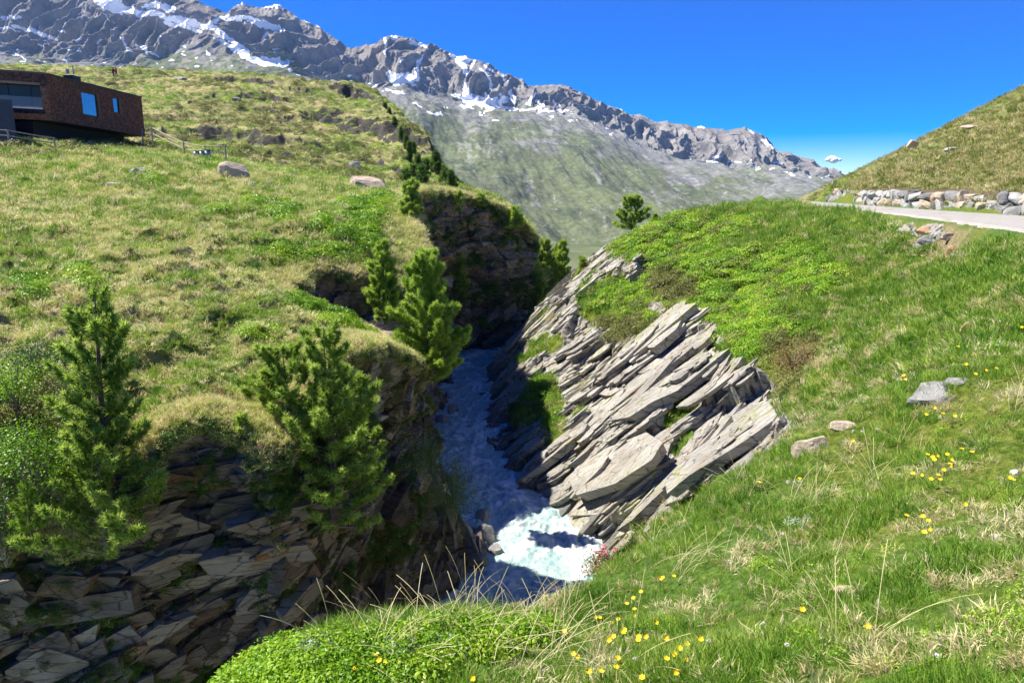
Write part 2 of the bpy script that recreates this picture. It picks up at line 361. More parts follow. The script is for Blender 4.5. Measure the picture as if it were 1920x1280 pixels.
# ------------------------------------------------------------------ materials for the land
def rock_mat(name, rot, tint_a, tint_b, lichen=True, wet=False):
    m = M(name); st = m.map((.55, 2.2, 5.0), rot); tone = m.attr('tone')
    n1 = m.noise(1.1, 8, st, .62, .4); n2 = m.noise(7, 6, st, .6); n3 = m.noise(1.3, 5)
    base = m.ramp(m.math('ADD', m.math('MULTIPLY', n1, .55), m.math('MULTIPLY', tone, .45)), [(.2, tuple(c*.45 for c in tint_a)), (.45, tint_a), (.62, tint_b), (.85, tuple(min(1, c*1.3) for c in tint_b))])
    rust = m.math('MULTIPLY', m.rng(n3, .58, .70), m.rng(n1, .42, .6)); base = m.mix(m.math('MULTIPLY', rust, .65), base, (.30, .13, .04))
    if lichen:
        li = m.math('MULTIPLY', m.rng(m.noise(2.3, 7, None, .7), .52, .60), m.rng(m.noise(.35, 3), .45, .56)); base = m.mix(m.math('MULTIPLY', li, .7), base, (.40, .42, .12))
        l2 = m.rng(m.noise(9, 6, None, .7), .60, .68); base = m.mix(m.math('MULTIPLY', l2, .45), base, (.42, .43, .38))
    cr = m.voro(1.6, m.map((1.2, 2.2, 5), rot), 'DISTANCE_TO_EDGE'); crk = m.rng(cr, 0, .035)
    base = m.mix(crk, (.03, .027, .024), base)
    b1 = m.bump(n2, .6, .06); b2 = m.bump(m.noise(30, 4, st), .5, .015, b1); b3 = m.bump(crk, .6, .04, b2)
    wetf = None
    return m, base, b3
def rock_out(m, base, b): return m
# left land (dry alpine meadow) ---------------------------------
def meadow_mat():
    m = M('dry_meadow_turf'); rock = m.attr('rock'); dist = m.attr('far')
    n1 = m.noise(.16, 5); n2 = m.noise(1.3, 6, None, .65); n3 = m.noise(9, 6, None, .7); n4 = m.noise(.5, 4)
    straw = m.mix(m.rng(n3, .35, .68), (.20, .16, .06), (.55, .48, .23))
    green = m.mix(m.rng(n3, .35, .68), (.05, .085, .014), (.17, .23, .045))
    c = m.mix(m.rng(m.math('ADD', m.math('MULTIPLY', n2, .5), m.math('MULTIPLY', n1, .6)), .47, .63), green, straw)
    c = m.mix(m.math('MULTIPLY', m.rng(n4, .56, .66), .8), c, m.mix(m.rng(n3, .4, .6), (.05, .07, .012), (.22, .30, .035)))
    c = m.mix(m.math('MULTIPLY', m.rng(n2, .62, .72), .6), c, (.055, .04, .022))
    rk, base, b = rock_mat.__wrapped__(m) if hasattr(rock_mat, '__wrapped__') else (None, m.mix(m.rng(m.noise(1.8, 7, m.map((.6, 1, 3)), .65), .3, .7), (.025, .024, .02), (.13, .12, .095)), None)
    c = m.mix(m.rng(m.math('ADD', rock, m.math('MULTIPLY', m.math('SUBTRACT', n3, .5), .5)), .35, .6), c, base)
    bb = m.bump(n3, .8, .08); bb = m.bump(n2, .6, .3, bb); bb = m.bump(m.noise(40, 3), .5, .03, bb)
    return m.fin(c, bb, .95, .1)
def slope_mat():
    m = M('green_slope_turf'); n1 = m.noise(.35, 4); n2 = m.noise(2.2, 6, None, .65); n3 = m.noise(16, 5, None, .7); dry = m.attr('dry')
    green = m.mix(m.rng(n3, .3, .7), (.035, .075, .008), (.15, .26, .03)); g2 = m.mix(m.rng(n3, .3, .7), (.07, .09, .012), (.26, .30, .04))
    c = m.mix(m.rng(n1, .42, .6), green, g2)
    straw = m.mix(m.rng(n3, .35, .68), (.15, .11, .05), (.46, .38, .20))
    f = m.rng(m.math('ADD', m.math('MULTIPLY', n2, .7), m.math('MULTIPLY', dry, .45)), .48, .66)
    c = m.mix(f, c, straw)
    rmask = m.attr('rock')
    st = m.map((.6, 4.2, 2.2), (0, R(38), R(-12))); tone = m.attr('tone')
    r1 = m.noise(1.3, 8, st, .62, .5); r2 = m.noise(8, 6, st, .6)
    base = m.ramp(m.math('ADD', m.math('MULTIPLY', r1, .6), m.math('MULTIPLY', tone, .4)), [(.15, (.17, .165, .15)), (.34, (.36, .345, .305)), (.52, (.53, .505, .44)), (.8, (.66, .63, .55))])
    warm = m.rng(m.noise(.8, 5, m.map((.5, 2.5, 1.5), (0, R(38), 0)), .6), .5, .66); base = m.mix(m.math('MULTIPLY', warm, .45), base, (.42, .31, .20))
    rust = m.math('MULTIPLY', m.rng(m.noise(1.1, 4), .62, .70), m.rng(r1, .45, .6)); base = m.mix(m.math('MULTIPLY', rust, .7), base, (.34, .15, .05))
    li = m.math('MULTIPLY', m.rng(m.noise(2.6, 7, None, .7), .50, .56), m.rng(m.noise(.22, 3), .47, .58)); base = m.mix(m.math('MULTIPLY', li, .7), base, (.43, .44, .14))
    l2 = m.rng(m.noise(7, 6, None, .72), .60, .66); base = m.mix(m.math('MULTIPLY', l2, .5), base, (.55, .56, .50))
    jt = m.voro(1.1, m.map((.55, 3.0, 1.4), (0, R(38), R(-12))), 'DISTANCE_TO_EDGE'); jf = m.rng(m.math('ADD', jt, m.math('MULTIPLY', m.math('SUBTRACT', r2, .5), .14)), .0, .045); base = m.mix(m.math('MULTIPLY', m.math('SUBTRACT', 1., jf), .7), base, (.05, .046, .04))
    big = m.noise(.45, 6, None, .65); base = m.mix(m.rng(big, .36, .6), m.mix(1., base, (.72, .71, .69), 'MULTIPLY'), base)
    low = m.attr('low'); base = m.mix(m.math('MULTIPLY', low, .65), base, (.10, .10, .10))
    ck = m.rng(m.math('ADD', m.attr('crack'), m.math('MULTIPLY', m.math('SUBTRACT', r2, .5), .8)), .3, .7); base = m.mix(m.math('MULTIPLY', ck, .85), base, (.035, .032, .028))
    fis = m.rng(m.noise(3.2, 6, m.map((.35, 3.4, 1.6), (0, R(38), R(-12))), .6), .36, .43); base = m.mix(m.math('MULTIPLY', m.math('SUBTRACT', 1., fis), .35), base, (.07, .065, .06))
    rm = m.rng(m.math('ADD', rmask, m.math('MULTIPLY', m.math('SUBTRACT', n3, .5), .7)), .42, .58)
    c = m.mix(rm, c, base)
    bb = m.bump(n3, .7, .06); bb = m.bump(r2, .8, .12, bb); bb = m.bump(m.noise(34, 4, st), .6, .03, bb); bb = m.bump(m.math('MULTIPLY', fis, rmask), .5, .06, bb)
    return m.fin(c, bb, m.mix(low, (.9,)*3, (.5,)*3), .25)
def cliff_mat():
    m = M('layered_gneiss'); rock = m.attr('rock'); tone = m.attr('tone'); hue = m.attr('hue')
    st = m.map((.8, .8, 5.0), (0, R(-12), 0)); r1 = m.noise(1.2, 8, st, .65, .5); r2 = m.noise(8, 7, st, .62); g = m.noise(14, 5, None, .7)
    base = m.ramp(m.math('ADD', m.math('MULTIPLY', r1, .5), m.math('MULTIPLY', tone, .5)), [(.22, (.09, .075, .06)), (.42, (.20, .17, .135)), (.6, (.35, .30, .235)), (.85, (.50, .43, .34))])
    base = m.mix(m.math('MULTIPLY', m.rng(hue, .62, .9), m.rng(r1, .35, .6)), base, (.33, .17, .065))
    base = m.mix(m.math('MULTIPLY', m.rng(m.noise(3.5, 7, None, .72), .60, .67), .5), base, (.42, .42, .37))
    ck = m.rng(m.math('ADD', m.attr('crack'), m.math('MULTIPLY', m.math('SUBTRACT', r2, .5), .8)), .3, .7); base = m.mix(m.math('MULTIPLY', ck, .85), base, (.02, .018, .016))
    jt = m.voro(1.5, m.map((.8, .8, 3.2), (0, R(-16), R(20))), 'DISTANCE_TO_EDGE'); jf = m.rng(m.math('ADD', jt, m.math('MULTIPLY', m.math('SUBTRACT', r2, .5), .12)), .0, .05); base = m.mix(m.math('MULTIPLY', m.math('SUBTRACT', 1., jf), .75), base, (.022, .019, .016))
    big = m.noise(.55, 6, None, .65); base = m.mix(m.rng(big, .38, .62), m.mix(1., base, (.58, .52, .46), 'MULTIPLY'), base); base = m.mix(m.math('MULTIPLY', m.rng(m.noise(1.4, 6, None, .7), .60, .68), .6), base, (.045, .06, .02))
    turf = m.mix(m.rng(g, .35, .65), (.045, .06, .012), (.22, .23, .07)); dn = m.mix(m.rng(g, .35, .65), (.09, .06, .03), (.30, .25, .13))
    turf = m.mix(m.rng(m.noise(1.1, 5), .45, .6), turf, dn)
    rm = m.rng(m.math('ADD', rock, m.math('MULTIPLY', m.math('SUBTRACT', g, .5), .6)), .4, .6)
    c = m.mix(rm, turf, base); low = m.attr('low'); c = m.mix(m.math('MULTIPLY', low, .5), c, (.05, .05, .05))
    bb = m.bump(r2, .6, .08); bb = m.bump(m.noise(36, 4, st), .5, .02, bb); bb = m.bump(g, .3, .03, bb)
    return m.fin(c, bb, m.mix(low, (.85,)*3, (.4,)*3), .3)

# ------------------------------------------------------------------ LEFT: gorge wall (rim -> foot loft)
def catmull(A, n):
    A = np.asarray(A); t = np.linspace(0, len(A)-1, n); i = np.clip(t.astype(int), 0, len(A)-2); f = (t-i)[:, None]
    p0 = A[np.clip(i-1, 0, len(A)-1)]; p1 = A[i]; p2 = A[i+1]; p3 = A[np.clip(i+2, 0, len(A)-1)]
    return .5*(2*p1+(p2-p0)*f+(2*p0-5*p1+4*p2-p3)*f*f+(3*p1-p0-3*p2+p3)*f**3), t
rimS, tS = catmull(rim, 2600); footS, _ = catmull(foot, 2600)
# resample so that columns are even on screen
L = np.r_[0, np.cumsum(np.linalg.norm(np.diff(rimS, axis=0), axis=1)/np.maximum(8, rimS[:-1, 1])+np.linalg.norm(np.diff(footS, axis=0), axis=1)/np.maximum(8, footS[:-1, 1]))]
NS = 2000; q = np.interp(np.linspace(0, L[-1], NS), L, np.arange(2600))
rimS = np.stack([np.interp(q, np.arange(2600), rimS[:, k]) for k in range(3)], -1)
footS = np.stack([np.interp(q, np.arange(2600), footS[:, k]) for k in range(3)], -1)
# ragged rim
arc = np.r_[0, np.cumsum(np.linalg.norm(np.diff(rimS[:, :2], axis=0), axis=1))]
tan = np.gradient(rimS[:, :2], axis=0); ker = np.ones(81)/81
tan = np.stack([np.convolve(np.pad(tan[:, k], 40, 'edge'), ker, 'valid') for k in range(2)], -1); tan /= np.linalg.norm(tan, axis=1)[:, None]
inl = np.stack([-tan[:, 1], tan[:, 0]], -1)          # inland = left of the direction of travel
wob = fbm(np.stack([arc*.45, arc*0, arc*0], -1), 4, 5)*.55
rimS[:, :2] += inl*wob[:, None]
rimS[:, 2] = tL(rimS[:, 0], rimS[:, 1])
NT, NLIP = 360, 46
tt = np.linspace(0, 1, NT); lipw = np.linspace(1.3, 0, NLIP+1)[:-1]
PL = rimS[None, :, :].repeat(NLIP, 0).copy(); PL[:, :, :2] += inl[None]*lipw[:, None, None]
PL[:, :, 2] = tL(PL[:, :, 0], PL[:, :, 1])+.035
Dn = footS-rimS; wix = np.interp(q, np.arange(2600), tS); pw_ = 1.5+2.6*sstep(7.5, 10, wix)*sstep(18, 15, wix)
W = rimS[None]+Dn[None]*(tt[:, None]**pw_[None])[..., None]
W[:, :, 2] = rimS[None, :, 2]+(footS[None, :, 2]-rimS[None, :, 2])*(tt[:, None]**.92)
V = np.concatenate([PL, W], 0); tv = np.r_[-lipw, tt]
dS = np.gradient(V, axis=1); dT = np.gradient(V, axis=0); Nn = np.cross(dT, dS); Nn /= np.linalg.norm(Nn, axis=2)[..., None]+1e-9
for _ in range(3):
    Nn[:, 20:-20] = (Nn[:, :-40]+Nn[:, 20:-20]+Nn[:, 40:])/3
if (Nn[NLIP+180, :, 0].mean() < 0): Nn = -Nn
T2 = tv[:, None]*np.ones(NS)[None]; ZZ = V[..., 2]; wallm = sstep(-.01, .045, T2)
# bedding coordinates: nearly flat layers near the top, tilting up to the right lower down
al = np.cumsum(np.r_[0, np.linalg.norm(np.diff((rimS+footS)[:, :2]/2, axis=0), axis=1)])[None]*np.ones(len(tv))[:, None]
tilt = .12+.5*sstep(-7.5, -10.5, ZZ)
bx = al+.5*ZZ+.25*fbm(V*.3, 2, 2); bz = ZZ-al*tilt*.55+.3*fbm(V*.2, 2, 8)
disp = 1.0*fbm(V*.22, 4, 1)*wallm; tone = 0; hue = 0; crk = np.zeros_like(T2)
for k, (su, sv, amp) in enumerate(((3.4, 1.5, .75), (1.6, .55, .34), (.7, .22, .14), (.28, .09, .05))):
    f1, f2, idd, ou, ov = worley2(bx/su+3.1*k, bz/sv, 40+k, .9)
    edge = sstep(0, .10, f2-f1)
    ra, rb = np.mod(idd*57.3, 1)-.5, np.mod(idd*131.7, 1)-.5
    disp = disp+wallm*amp*((idd-.5)*.9+ra*ou*1.6+(.05+rb*1.2)*ov-(1-sstep(0, .07, f2-f1))*.3)
    if k < 3: crk = np.maximum(crk, (1-sstep(.01, (.03, .05, .09)[k], f2-f1))*(idd > (.0, .2, .4)[k]))
    tone = tone+(idd-.5)*(1, .8, .6, .4)[k]; hue = hue+idd*(.5, .35, .15, 0)[k]
    if k == 1: blockid = idd
topf = 1-wallm
disp = blur(disp)-.45*sstep(.1, .5, T2)
disp = disp+topf*(.10*fbm(V*1.7, 4, 9)+.12)*sstep(-1.2, -.2, T2)
V = V+Nn*disp[..., None]
V[-1, :, 2] -= 1.0; V[:4, :, 2] -= np.array([.30, .15, .06, .02])[:, None]
nz = np.cross(np.gradient(V, axis=0), np.gradient(V, axis=1)); nz = np.abs(nz[..., 2])/(np.linalg.norm(nz, axis=2)+1e-9)
vegn = fbm(V*.6, 4, 77)
rockA = wallm*(1-sstep(.86, .95, nz)*.9*sstep(-13.2, -12, V[..., 2]))*(1-.9*sstep(.34, .44, vegn)*sstep(-13, -11.5, V[..., 2]))
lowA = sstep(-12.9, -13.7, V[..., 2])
Vw = V.reshape(-1, 3); WALLF = grid_faces(*V.shape[:2])
M_cliff = cliff_mat()
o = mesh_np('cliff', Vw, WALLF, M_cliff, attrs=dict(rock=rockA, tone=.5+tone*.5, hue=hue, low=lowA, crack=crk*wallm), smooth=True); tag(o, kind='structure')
try:
    o.data.set_sharp_from_angle(angle=R(38))
except Exception as e: print('sharp', e)
WV, WN, rockA_w = V, Nn, rockA

lap('LEFT: meadow')
# ------------------------------------------------------------------ LEFT: meadow and hill (one sheet, cut at the rim)
az = np.linspace(R(-52), R(22), 1150); rr = np.exp(np.linspace(math.log(12.), math.log(420), 900))
A, RR = np.meshgrid(az, rr); X = RR*np.sin(A); Y = RR*np.cos(A); Z = hL(X, Y)
gorge = [tuple(p[:2]) for p in rimS[::6]]+[(80, 95), (80, -30), (-60, -30), (-60, 11)]
ins = inpoly(X, Y, gorge); dr, _, _ = segdist(X, Y, [tuple(p[:2]) for p in rimS[::20]]); keep = (~ins) & ((dr > .45) | (RR > 75))
nearf = sstep(70, 20, RR)
Z = Z+(.32*fbm(XY(X, Y, .55), 3, 21)+.26*sstep(.0, .55, fbm(XY(X, Y, 1.0), 3, 22))+.05*fbm(XY(X, Y, 6), 2, 25))*sstep(.45, 2.0, dr)*(.35+.65*nearf)
Z = Z+sstep(60, 100, RR)*(.9*fbm(XY(X, Y, .09), 4, 31)+.35*ridged(XY(X, Y, .3), 4, 32)-.3)*sstep(1, 6, dr)
gz = np.stack(np.gradient(np.stack([X, Y, Z], -1), axis=(0, 1)), 0); nn = np.cross(gz[0], gz[1]); slope = np.abs(nn[..., 2])/(np.linalg.norm(nn, axis=2)+1e-9)
rockA = sstep(.84, .62, slope)*sstep(45, 70, RR); LEFTZ, LEFTK = Z, keep.astype(float)
V = np.stack([X, Y, Z], -1).reshape(-1, 3); F = grid_faces(*X.shape, keep)
V2, F2, at = compact(V, F, dict(rock=rockA, far=RR))
M_meadow = meadow_mat()
o = mesh_np('meadow', V2, F2, M_meadow, attrs=at); tag(o, kind='structure')
sub = (slice(None, None, 6), slice(None, None, 6)); Vs = np.stack([X, Y, Z], -1)[sub]; Fs = grid_faces(*Vs.shape[:2], keep[sub])
bvL = BVHTree.FromPolygons(Vs.reshape(-1, 3).tolist(), Fs.tolist())
ws = WV[::6, ::6]; bvW = BVHTree.FromPolygons(ws.reshape(-1, 3).tolist(), grid_faces(*ws.shape[:2]).tolist())

lap('RIGHT: slope')
# ------------------------------------------------------------------ RIGHT: slope, slabs, near bank, hill over the road
az = np.linspace(R(-50), R(62), 1560); rr = np.exp(np.linspace(math.log(1.3), math.log(120), 1350))
A, RR = np.meshgrid(az, rr); X = RR*np.sin(A); Y = RR*np.cos(A); Z = hR(X, Y)
px, py = proj(np.stack([X, Y, Z], -1)); px = px+22*fbm(XY(X, Y, .45), 3, 51); py = py+16*fbm(XY(X, Y, .45), 3, 52)
polyd, _, _ = segdist(px, py, SLABP+SLABP[:1]); slab = np.where(inpoly(px, py, SLABP), 1, -1)*polyd
behind = (RR < 17)
slab = np.where(behind, np.where(Z < -5.6-.5*fbm(XY(X, Y, .6), 3, 9), 60, -60), slab)
slabm = sstep(-4, 10, slab)
for g in GREENS:
    d, _, _ = segdist(px, py, [a[:2] for a in g], [a[2] for a in g]); slabm = slabm*np.where(RR > 17, 1-.95*sstep(7, -3, d), 1)
for g in ROCKS_IN_GREEN:
    d, _, _ = segdist(px, py, [a[:2] for a in g], [a[2] for a in g]); slabm = np.maximum(slabm, sstep(5, -3, d)*(RR > 8))
u = X*1.28; v = Y+.16*X+.5*fbm(XY(X, Y, .25), 2, 3)
disp = .35*fbm(XY(X, Y, .3), 3, 60)*slabm; tone = 0; crack = np.zeros_like(X)
for k, (su, sv, amp) in enumerate(((13, 2.6, .45), (7.5, 1.0, .26), (3.4, .42, .13), (1.6, .17, .05))):
    f1, f2, idd, ou, ov = worley2(u/su+7.3*k, (v+.12*k*u)/sv, 70+k, .9)
    ra, rb = np.mod(idd*57.3, 1)-.5, np.mod(idd*131.7, 1)-.5
    disp = disp+amp*((idd-.5)*.9+ra*ou*.9-(.40+.7*rb)*ov-(1-sstep(0, .05, f2-f1))*.22)*slabm
    if k < 3: crack = np.maximum(crack, (1-sstep(.01, (.035, .06, .10)[k], f2-f1))*(idd > (.0, .25, .45)[k]))
    tone = tone+(idd-.5)*(.8, .8, .7, .5)[k]
jx = px+9*fbm(XY(X, Y, .45), 2, 201); jy = py+8*fbm(XY(X, Y, .45), 2, 202)
for g, H in LEDGES:
    d, sd, t = segdist(jx, jy, g); env = sstep(0, .10, t)*sstep(1, .9, t); sg = d*np.where(sd > 0, 1, -1)
    disp = disp+slabm*env*H*1.05*(np.exp(-np.abs(sg)/np.where(sg > 0, 26, 40))*(np.where(sg > 0, -.65, .5)))
disp = blur(disp)
hum = (.10*fbm(XY(X, Y, .8), 3, 81)+.07*fbm(XY(X, Y, 2.6), 3, 82))*sstep(2, 9, RR)+.02*fbm(XY(X, Y, 7), 2, 83)
rdm = np.ones_like(X)
rl = np.interp(Y, ROADL[:, 1], ROADL[:, 0]); rrr = np.interp(Y, ROADR[:, 1], ROADR[:, 0])
onroad = sstep(-1.0, .2, X-rl)*sstep(1.2, .1, X-rrr)*sstep(80, 75, Y)
Z = Z+np.where(Z > -14.2, 1, .6)*(disp*.85+hum*(1-slabm)*(1-onroad))
bedz = np.interp(Y, ROADL[:, 1], (ROADL[:, 2]+ROADR[:, 2])/2)-.06; Z = Z*(1-onroad)+bedz*onroad
X = X-disp*slabm*.5; Y = Y-disp*slabm*.25
dry = .25*fbm(XY(X, Y, .12), 3, 90)
for g in [[(1500,800,26),(1640,720,26),(1760,690,22)], [(1600,660,30),(1560,690,40)], [(1450,780,30),(1530,650,20)], [(1700,455,22),(1780,470,22)], [(1850,600,30),(1920,570,30)]]:
    d, _, _ = segdist(px, py, [a[:2] for a in g], [a[2] for a in g]); dry = dry+.4*sstep(25, -10, d)*(RR > 5)
dry = dry+.5*sstep(0, 3, X-rrr)*(Y > 10)+.2*sstep(-2.6, -.4, X-rl)*(X < rrr)
DRYF = dry
V = np.stack([X, Y, Z], -1); F = grid_faces(*X.shape, Z > -16.5)
V2, F2, at = compact(V.reshape(-1, 3), F, dict(rock=slabm, tone=.5+tone*.45, crack=crack*slabm, dry=dry, low=sstep(-13.1, -13.8, Z+.3*fbm(XY(X, Y, 1.2), 2, 5))*slabm))
M_slope = slope_mat()
o = mesh_np('hillside', V2, F2, M_slope, attrs=at); tag(o, kind='structure')
try: o.data.set_sharp_from_angle(angle=R(42))
except Exception: pass
Vs = V[::5, ::5]; bvR = BVHTree.FromPolygons(Vs.reshape(-1, 3).tolist(), grid_faces(*Vs.shape[:2]).tolist())
SLABM, RV = slabm, V

lap('road')
bxs, bys = np.meshgrid(np.linspace(-5, 24, 120), np.linspace(-14, 14, 110)); bz_ = hR(bxs, bys)-.30; tag(mesh_np('bank_subsoil', np.stack([bxs, bys, bz_], -1).reshape(-1, 3), grid_faces(*bxs.shape), M_slope, attrs=dict(rock=bz_*0, dry=bz_*0, tone=bz_*0+.5, crack=bz_*0, low=bz_*0)), kind='structure')
# ------------------------------------------------------------------ road
def ribbon(name, A, B, nu, nv, mat, amp, zo, **kw):
    a, _ = catmull(A, nu); b, _ = catmull(B, nu); t = np.linspace(0, 1, nv)[None, :, None]
    G = a[:, None]*(1-t)+b[:, None]*t; G[..., 2] += zo+amp*fbm(G*2.5, 4, 4)+.05*np.sin(t[..., 0]*math.pi)
    e = .22*fbm(G*1.1, 3, 6); G[:, 0, 0] += e[:, 0]; G[:, -1, 0] += e[:, -1]
    G[:, 0, 2] -= .12; G[:, -1, 2] -= .12
    return mesh_np(name, G.reshape(-1, 3), grid_faces(nu, nv), mat, **kw)
m = M('pale_gravel'); n = m.noise(6, 8, None, .7); n2 = m.noise(45, 4, None, .7)
c = m.mix(m.rng(n2, .35, .65), (.22, .205, .18), (.43, .405, .37)); c = m.mix(m.math('MULTIPLY', m.rng(m.noise(1.2, 5), .56, .66), .5), c, (.20, .20, .09))
M_road = m.fin(c, m.bump(n2, .6, .02, m.bump(n, .5, .05)), .95, .1)
tag(ribbon('road', ROADL, ROADR, 700, 40, M_road, .02, .03), kind='structure')

lap('river')
# ------------------------------------------------------------------ river
xs = np.linspace(-32, 14, 760); ys = np.concatenate([np.linspace(6, 40, 900), np.linspace(40.1, 95, 500)])
X, Y = np.meshgrid(xs, ys); q = np.stack([X, Y, X*0], -1)
flow = fbm(XY(X, Y, .28), 3, 101); foam0 = ridged(np.stack([X*.55+flow, Y*.38+flow, X*0], -1), 5, 111)
px, py = proj(np.stack([X, Y, X*0+RZ], -1)); qx = px+30*fbm(XY(X, Y, .7), 3, 7); qy = py+22*fbm(XY(X, Y, .7), 3, 8)
rap = np.zeros_like(X)
for g, s in (([(940,925,18),(990,960,40),(1060,1010,34),(1110,1040,26)], 1.), ([(960,990,20),(1000,1010,20)], .6), ([(905,800,10),(915,790,6)], .7), ([(880,890,10),(905,905,14)], .5), ([(850,690,16),(900,672,20)], .45), ([(1080,1090,30),(1000,1130,20)], .45)):
    d, _, _ = segdist(qx, qy, [a[:2] for a in g], [a[2] for a in g]); rap = np.maximum(rap, s*sstep(25, -14, d))
dsh, _, _ = segdist(X, Y, [tuple(p[:2]) for p in SHR]); rap = np.maximum(rap, .35*sstep(1.0, .1, dsh+.3*flow))
Z = RZ+.13*fbm(np.stack([X*.8, Y*.6, X*0], -1), 4, 120)+.10*foam0*(.3+rap)+rap*.07*ridged(np.stack([X*1.4, Y*1.4, X*0], -1), 4, 130)+.04*fbm(XY(X, Y, 4), 3, 5)
foam = np.clip(sstep(.80, 1.6, foam0+.45*fbm(XY(X, Y, 3), 3, 14))*.85+rap*(.22+.9*sstep(.5, 1.5, foam0+.5*fbm(XY(X, Y, 2.2), 4, 15))), 0, 1)
m = M('glacial_water'); fo = m.attr('foam'); nf = m.noise(7, 7, m.map((1.3, .8, 1)), .72, .6)
f = m.rng(m.math('ADD', fo, m.math('MULTIPLY', m.math('SUBTRACT', nf, .5), 1.3)), .10, .95)
c = m.mix(m.rng(m.noise(.8, 5), .35, .65), (.27, .42, .40), (.37, .47, .44)); c = m.mix(m.math('MULTIPLY', f, .8), c, (.68, .71, .69))
M_water = m.fin(c, m.bump(m.noise(5, 7, m.map((1.3, .8, 1)), .65), .6, .12, m.bump(m.noise(22, 4), .4, .03)), m.mix(f, (.22,)*3, (.7,)*3), .3)
o = mesh_np('river', np.stack([X, Y, Z], -1).reshape(-1, 3), grid_faces(*X.shape), M_water, attrs=dict(foam=foam)); tag(o, kind='structure')

lap('far mountains')
# ------------------------------------------------------------------ far mountains
SKY = [(-500,-240),(-250,-150),(0,-95),(200,-60),(300,-25),(345,-6),(367,0),(387,10),(410,17),(421,20),(429,14),(452,8),(500,7),(521,7),(537,17),(556,30),(562,31),(583,42),(604,53),(625,68),(642,80),(658,88),(675,86),(687,77),(704,77),(717,71),(731,66),(742,63),(756,70),(775,75),(794,82),(819,85),(831,93),(842,100),(881,108),(900,109),(916,118),(931,127),(947,138),(964,142),(978,152),(991,157),(1003,157),(1031,156),(1053,159),(1075,167),(1091,172),(1106,181),(1125,190),(1144,196),(1159,205),(1184,213),(1203,210),(1220,220),(1241,229),(1262,230),(1284,230),(1305,237),(1322,233),(1339,237),(1361,244),(1382,239),(1399,236),(1416,243),(1437,258),(1459,281),(1476,284),(1502,290),(1523,300),(1544,316),(1565,326),(1620,345),(1750,390),(1900,430),(2100,470)]
BACK = [(-500,60),(0,85),(140,100),(240,110),(420,60),(520,100),(600,140),(700,158),(760,150),(850,175),(930,190),(1000,192),(1100,200),(1180,245),(1260,290),(1350,300),(1450,310),(1560,335),(1750,400),(2100,480)]
FRONT = [(-500,150),(0,165),(200,175),(400,170),(600,182),(700,190),(800,215),(900,235),(1000,250),(1100,270),(1200,300),(1300,325),(1400,335),(1500,345),(1600,365),(1750,410),(2100,490)]
def cv(C, x): return np.interp(x, *zip(*C))
pxs = np.linspace(-500, 2100, 1900)
jag = 5*fbm(np.stack([pxs*.05, pxs*0, pxs*0], -1), 4, 61)
ks = [(np.full_like(pxs, 560.), 620.), (cv(FRONT, pxs)*.35+560*.65, 950.), (cv(FRONT, pxs)*.7+530*.3, 1500.), (cv(FRONT, pxs), 2050.), (cv(BACK, pxs)*.65+cv(FRONT, pxs)*.35, 2500.), (cv(BACK, pxs), 2800.), (cv(BACK, pxs)*.5+cv(SKY, pxs)*.5, 3050.), (cv(SKY, pxs)+jag*.5, 3350.)]
KP = np.stack([P(pxs, k, Yk) for k, Yk in ks]); NR = 640
tq = np.linspace(0, len(ks)-1, NR); tq[-1] = len(ks)-1-1e-6; i = tq.astype(int); f = (tq-i)[:, None, None]
p0 = KP[np.clip(i-1, 0, 7)]; p1 = KP[i]; p2 = KP[np.clip(i+1, 0, 7)]; p3 = KP[np.clip(i+2, 0, 7)]
G = p1+(p2-p1)*f; G2 = .5*(2*p1+(p2-p0)*f+(2*p0-5*p1+4*p2-p3)*f*f+(3*p1-p0-3*p2+p3)*f**3); G = .35*G+.65*G2
T = (tq/(len(ks)-1))[:, None]*np.ones_like(pxs)[None]
rx, ry = G[..., 0]/1000, G[..., 1]/1000
up = sstep(.50, .78, T); edge = sstep(1.0, .93, T)
q = np.stack([rx+.25*ry, ry*.8, G[..., 2]/1000*.6], -1)
rid = ridged(q*3.2, 7, 201, .56)-1.0; gul = ridged(np.stack([rx*11-ry*1.5+.9*fbm(q*3, 3, 9), ry*1.3, rx*0], -1), 5, 221)-1.0
rel = 22*up*rid+34*up*gul+24*(1-up)*fbm(np.stack([rx*7+.8*ry, ry*1.6, rx*0], -1), 5, 233)+5*fbm(q*22, 5, 231)*(.5+up)
rel = rel*sstep(0, .12, T)
G[..., 2] += rel*(.8-.62*sstep(.80, .97, T)); G[..., 1] -= rel*(.4+.5*up)
px, py = proj(G)
qx = px+9*fbm(np.stack([px*.02, py*.02, px*0], -1), 4, 3)+3*fbm(np.stack([px*.12, py*.12, px*0], -1), 3, 4); qy = py+7*fbm(np.stack([px*.02, py*.02, px*0], -1), 4, 5)+3*fbm(np.stack([px*.12, py*.12, px*0], -1), 3, 6)
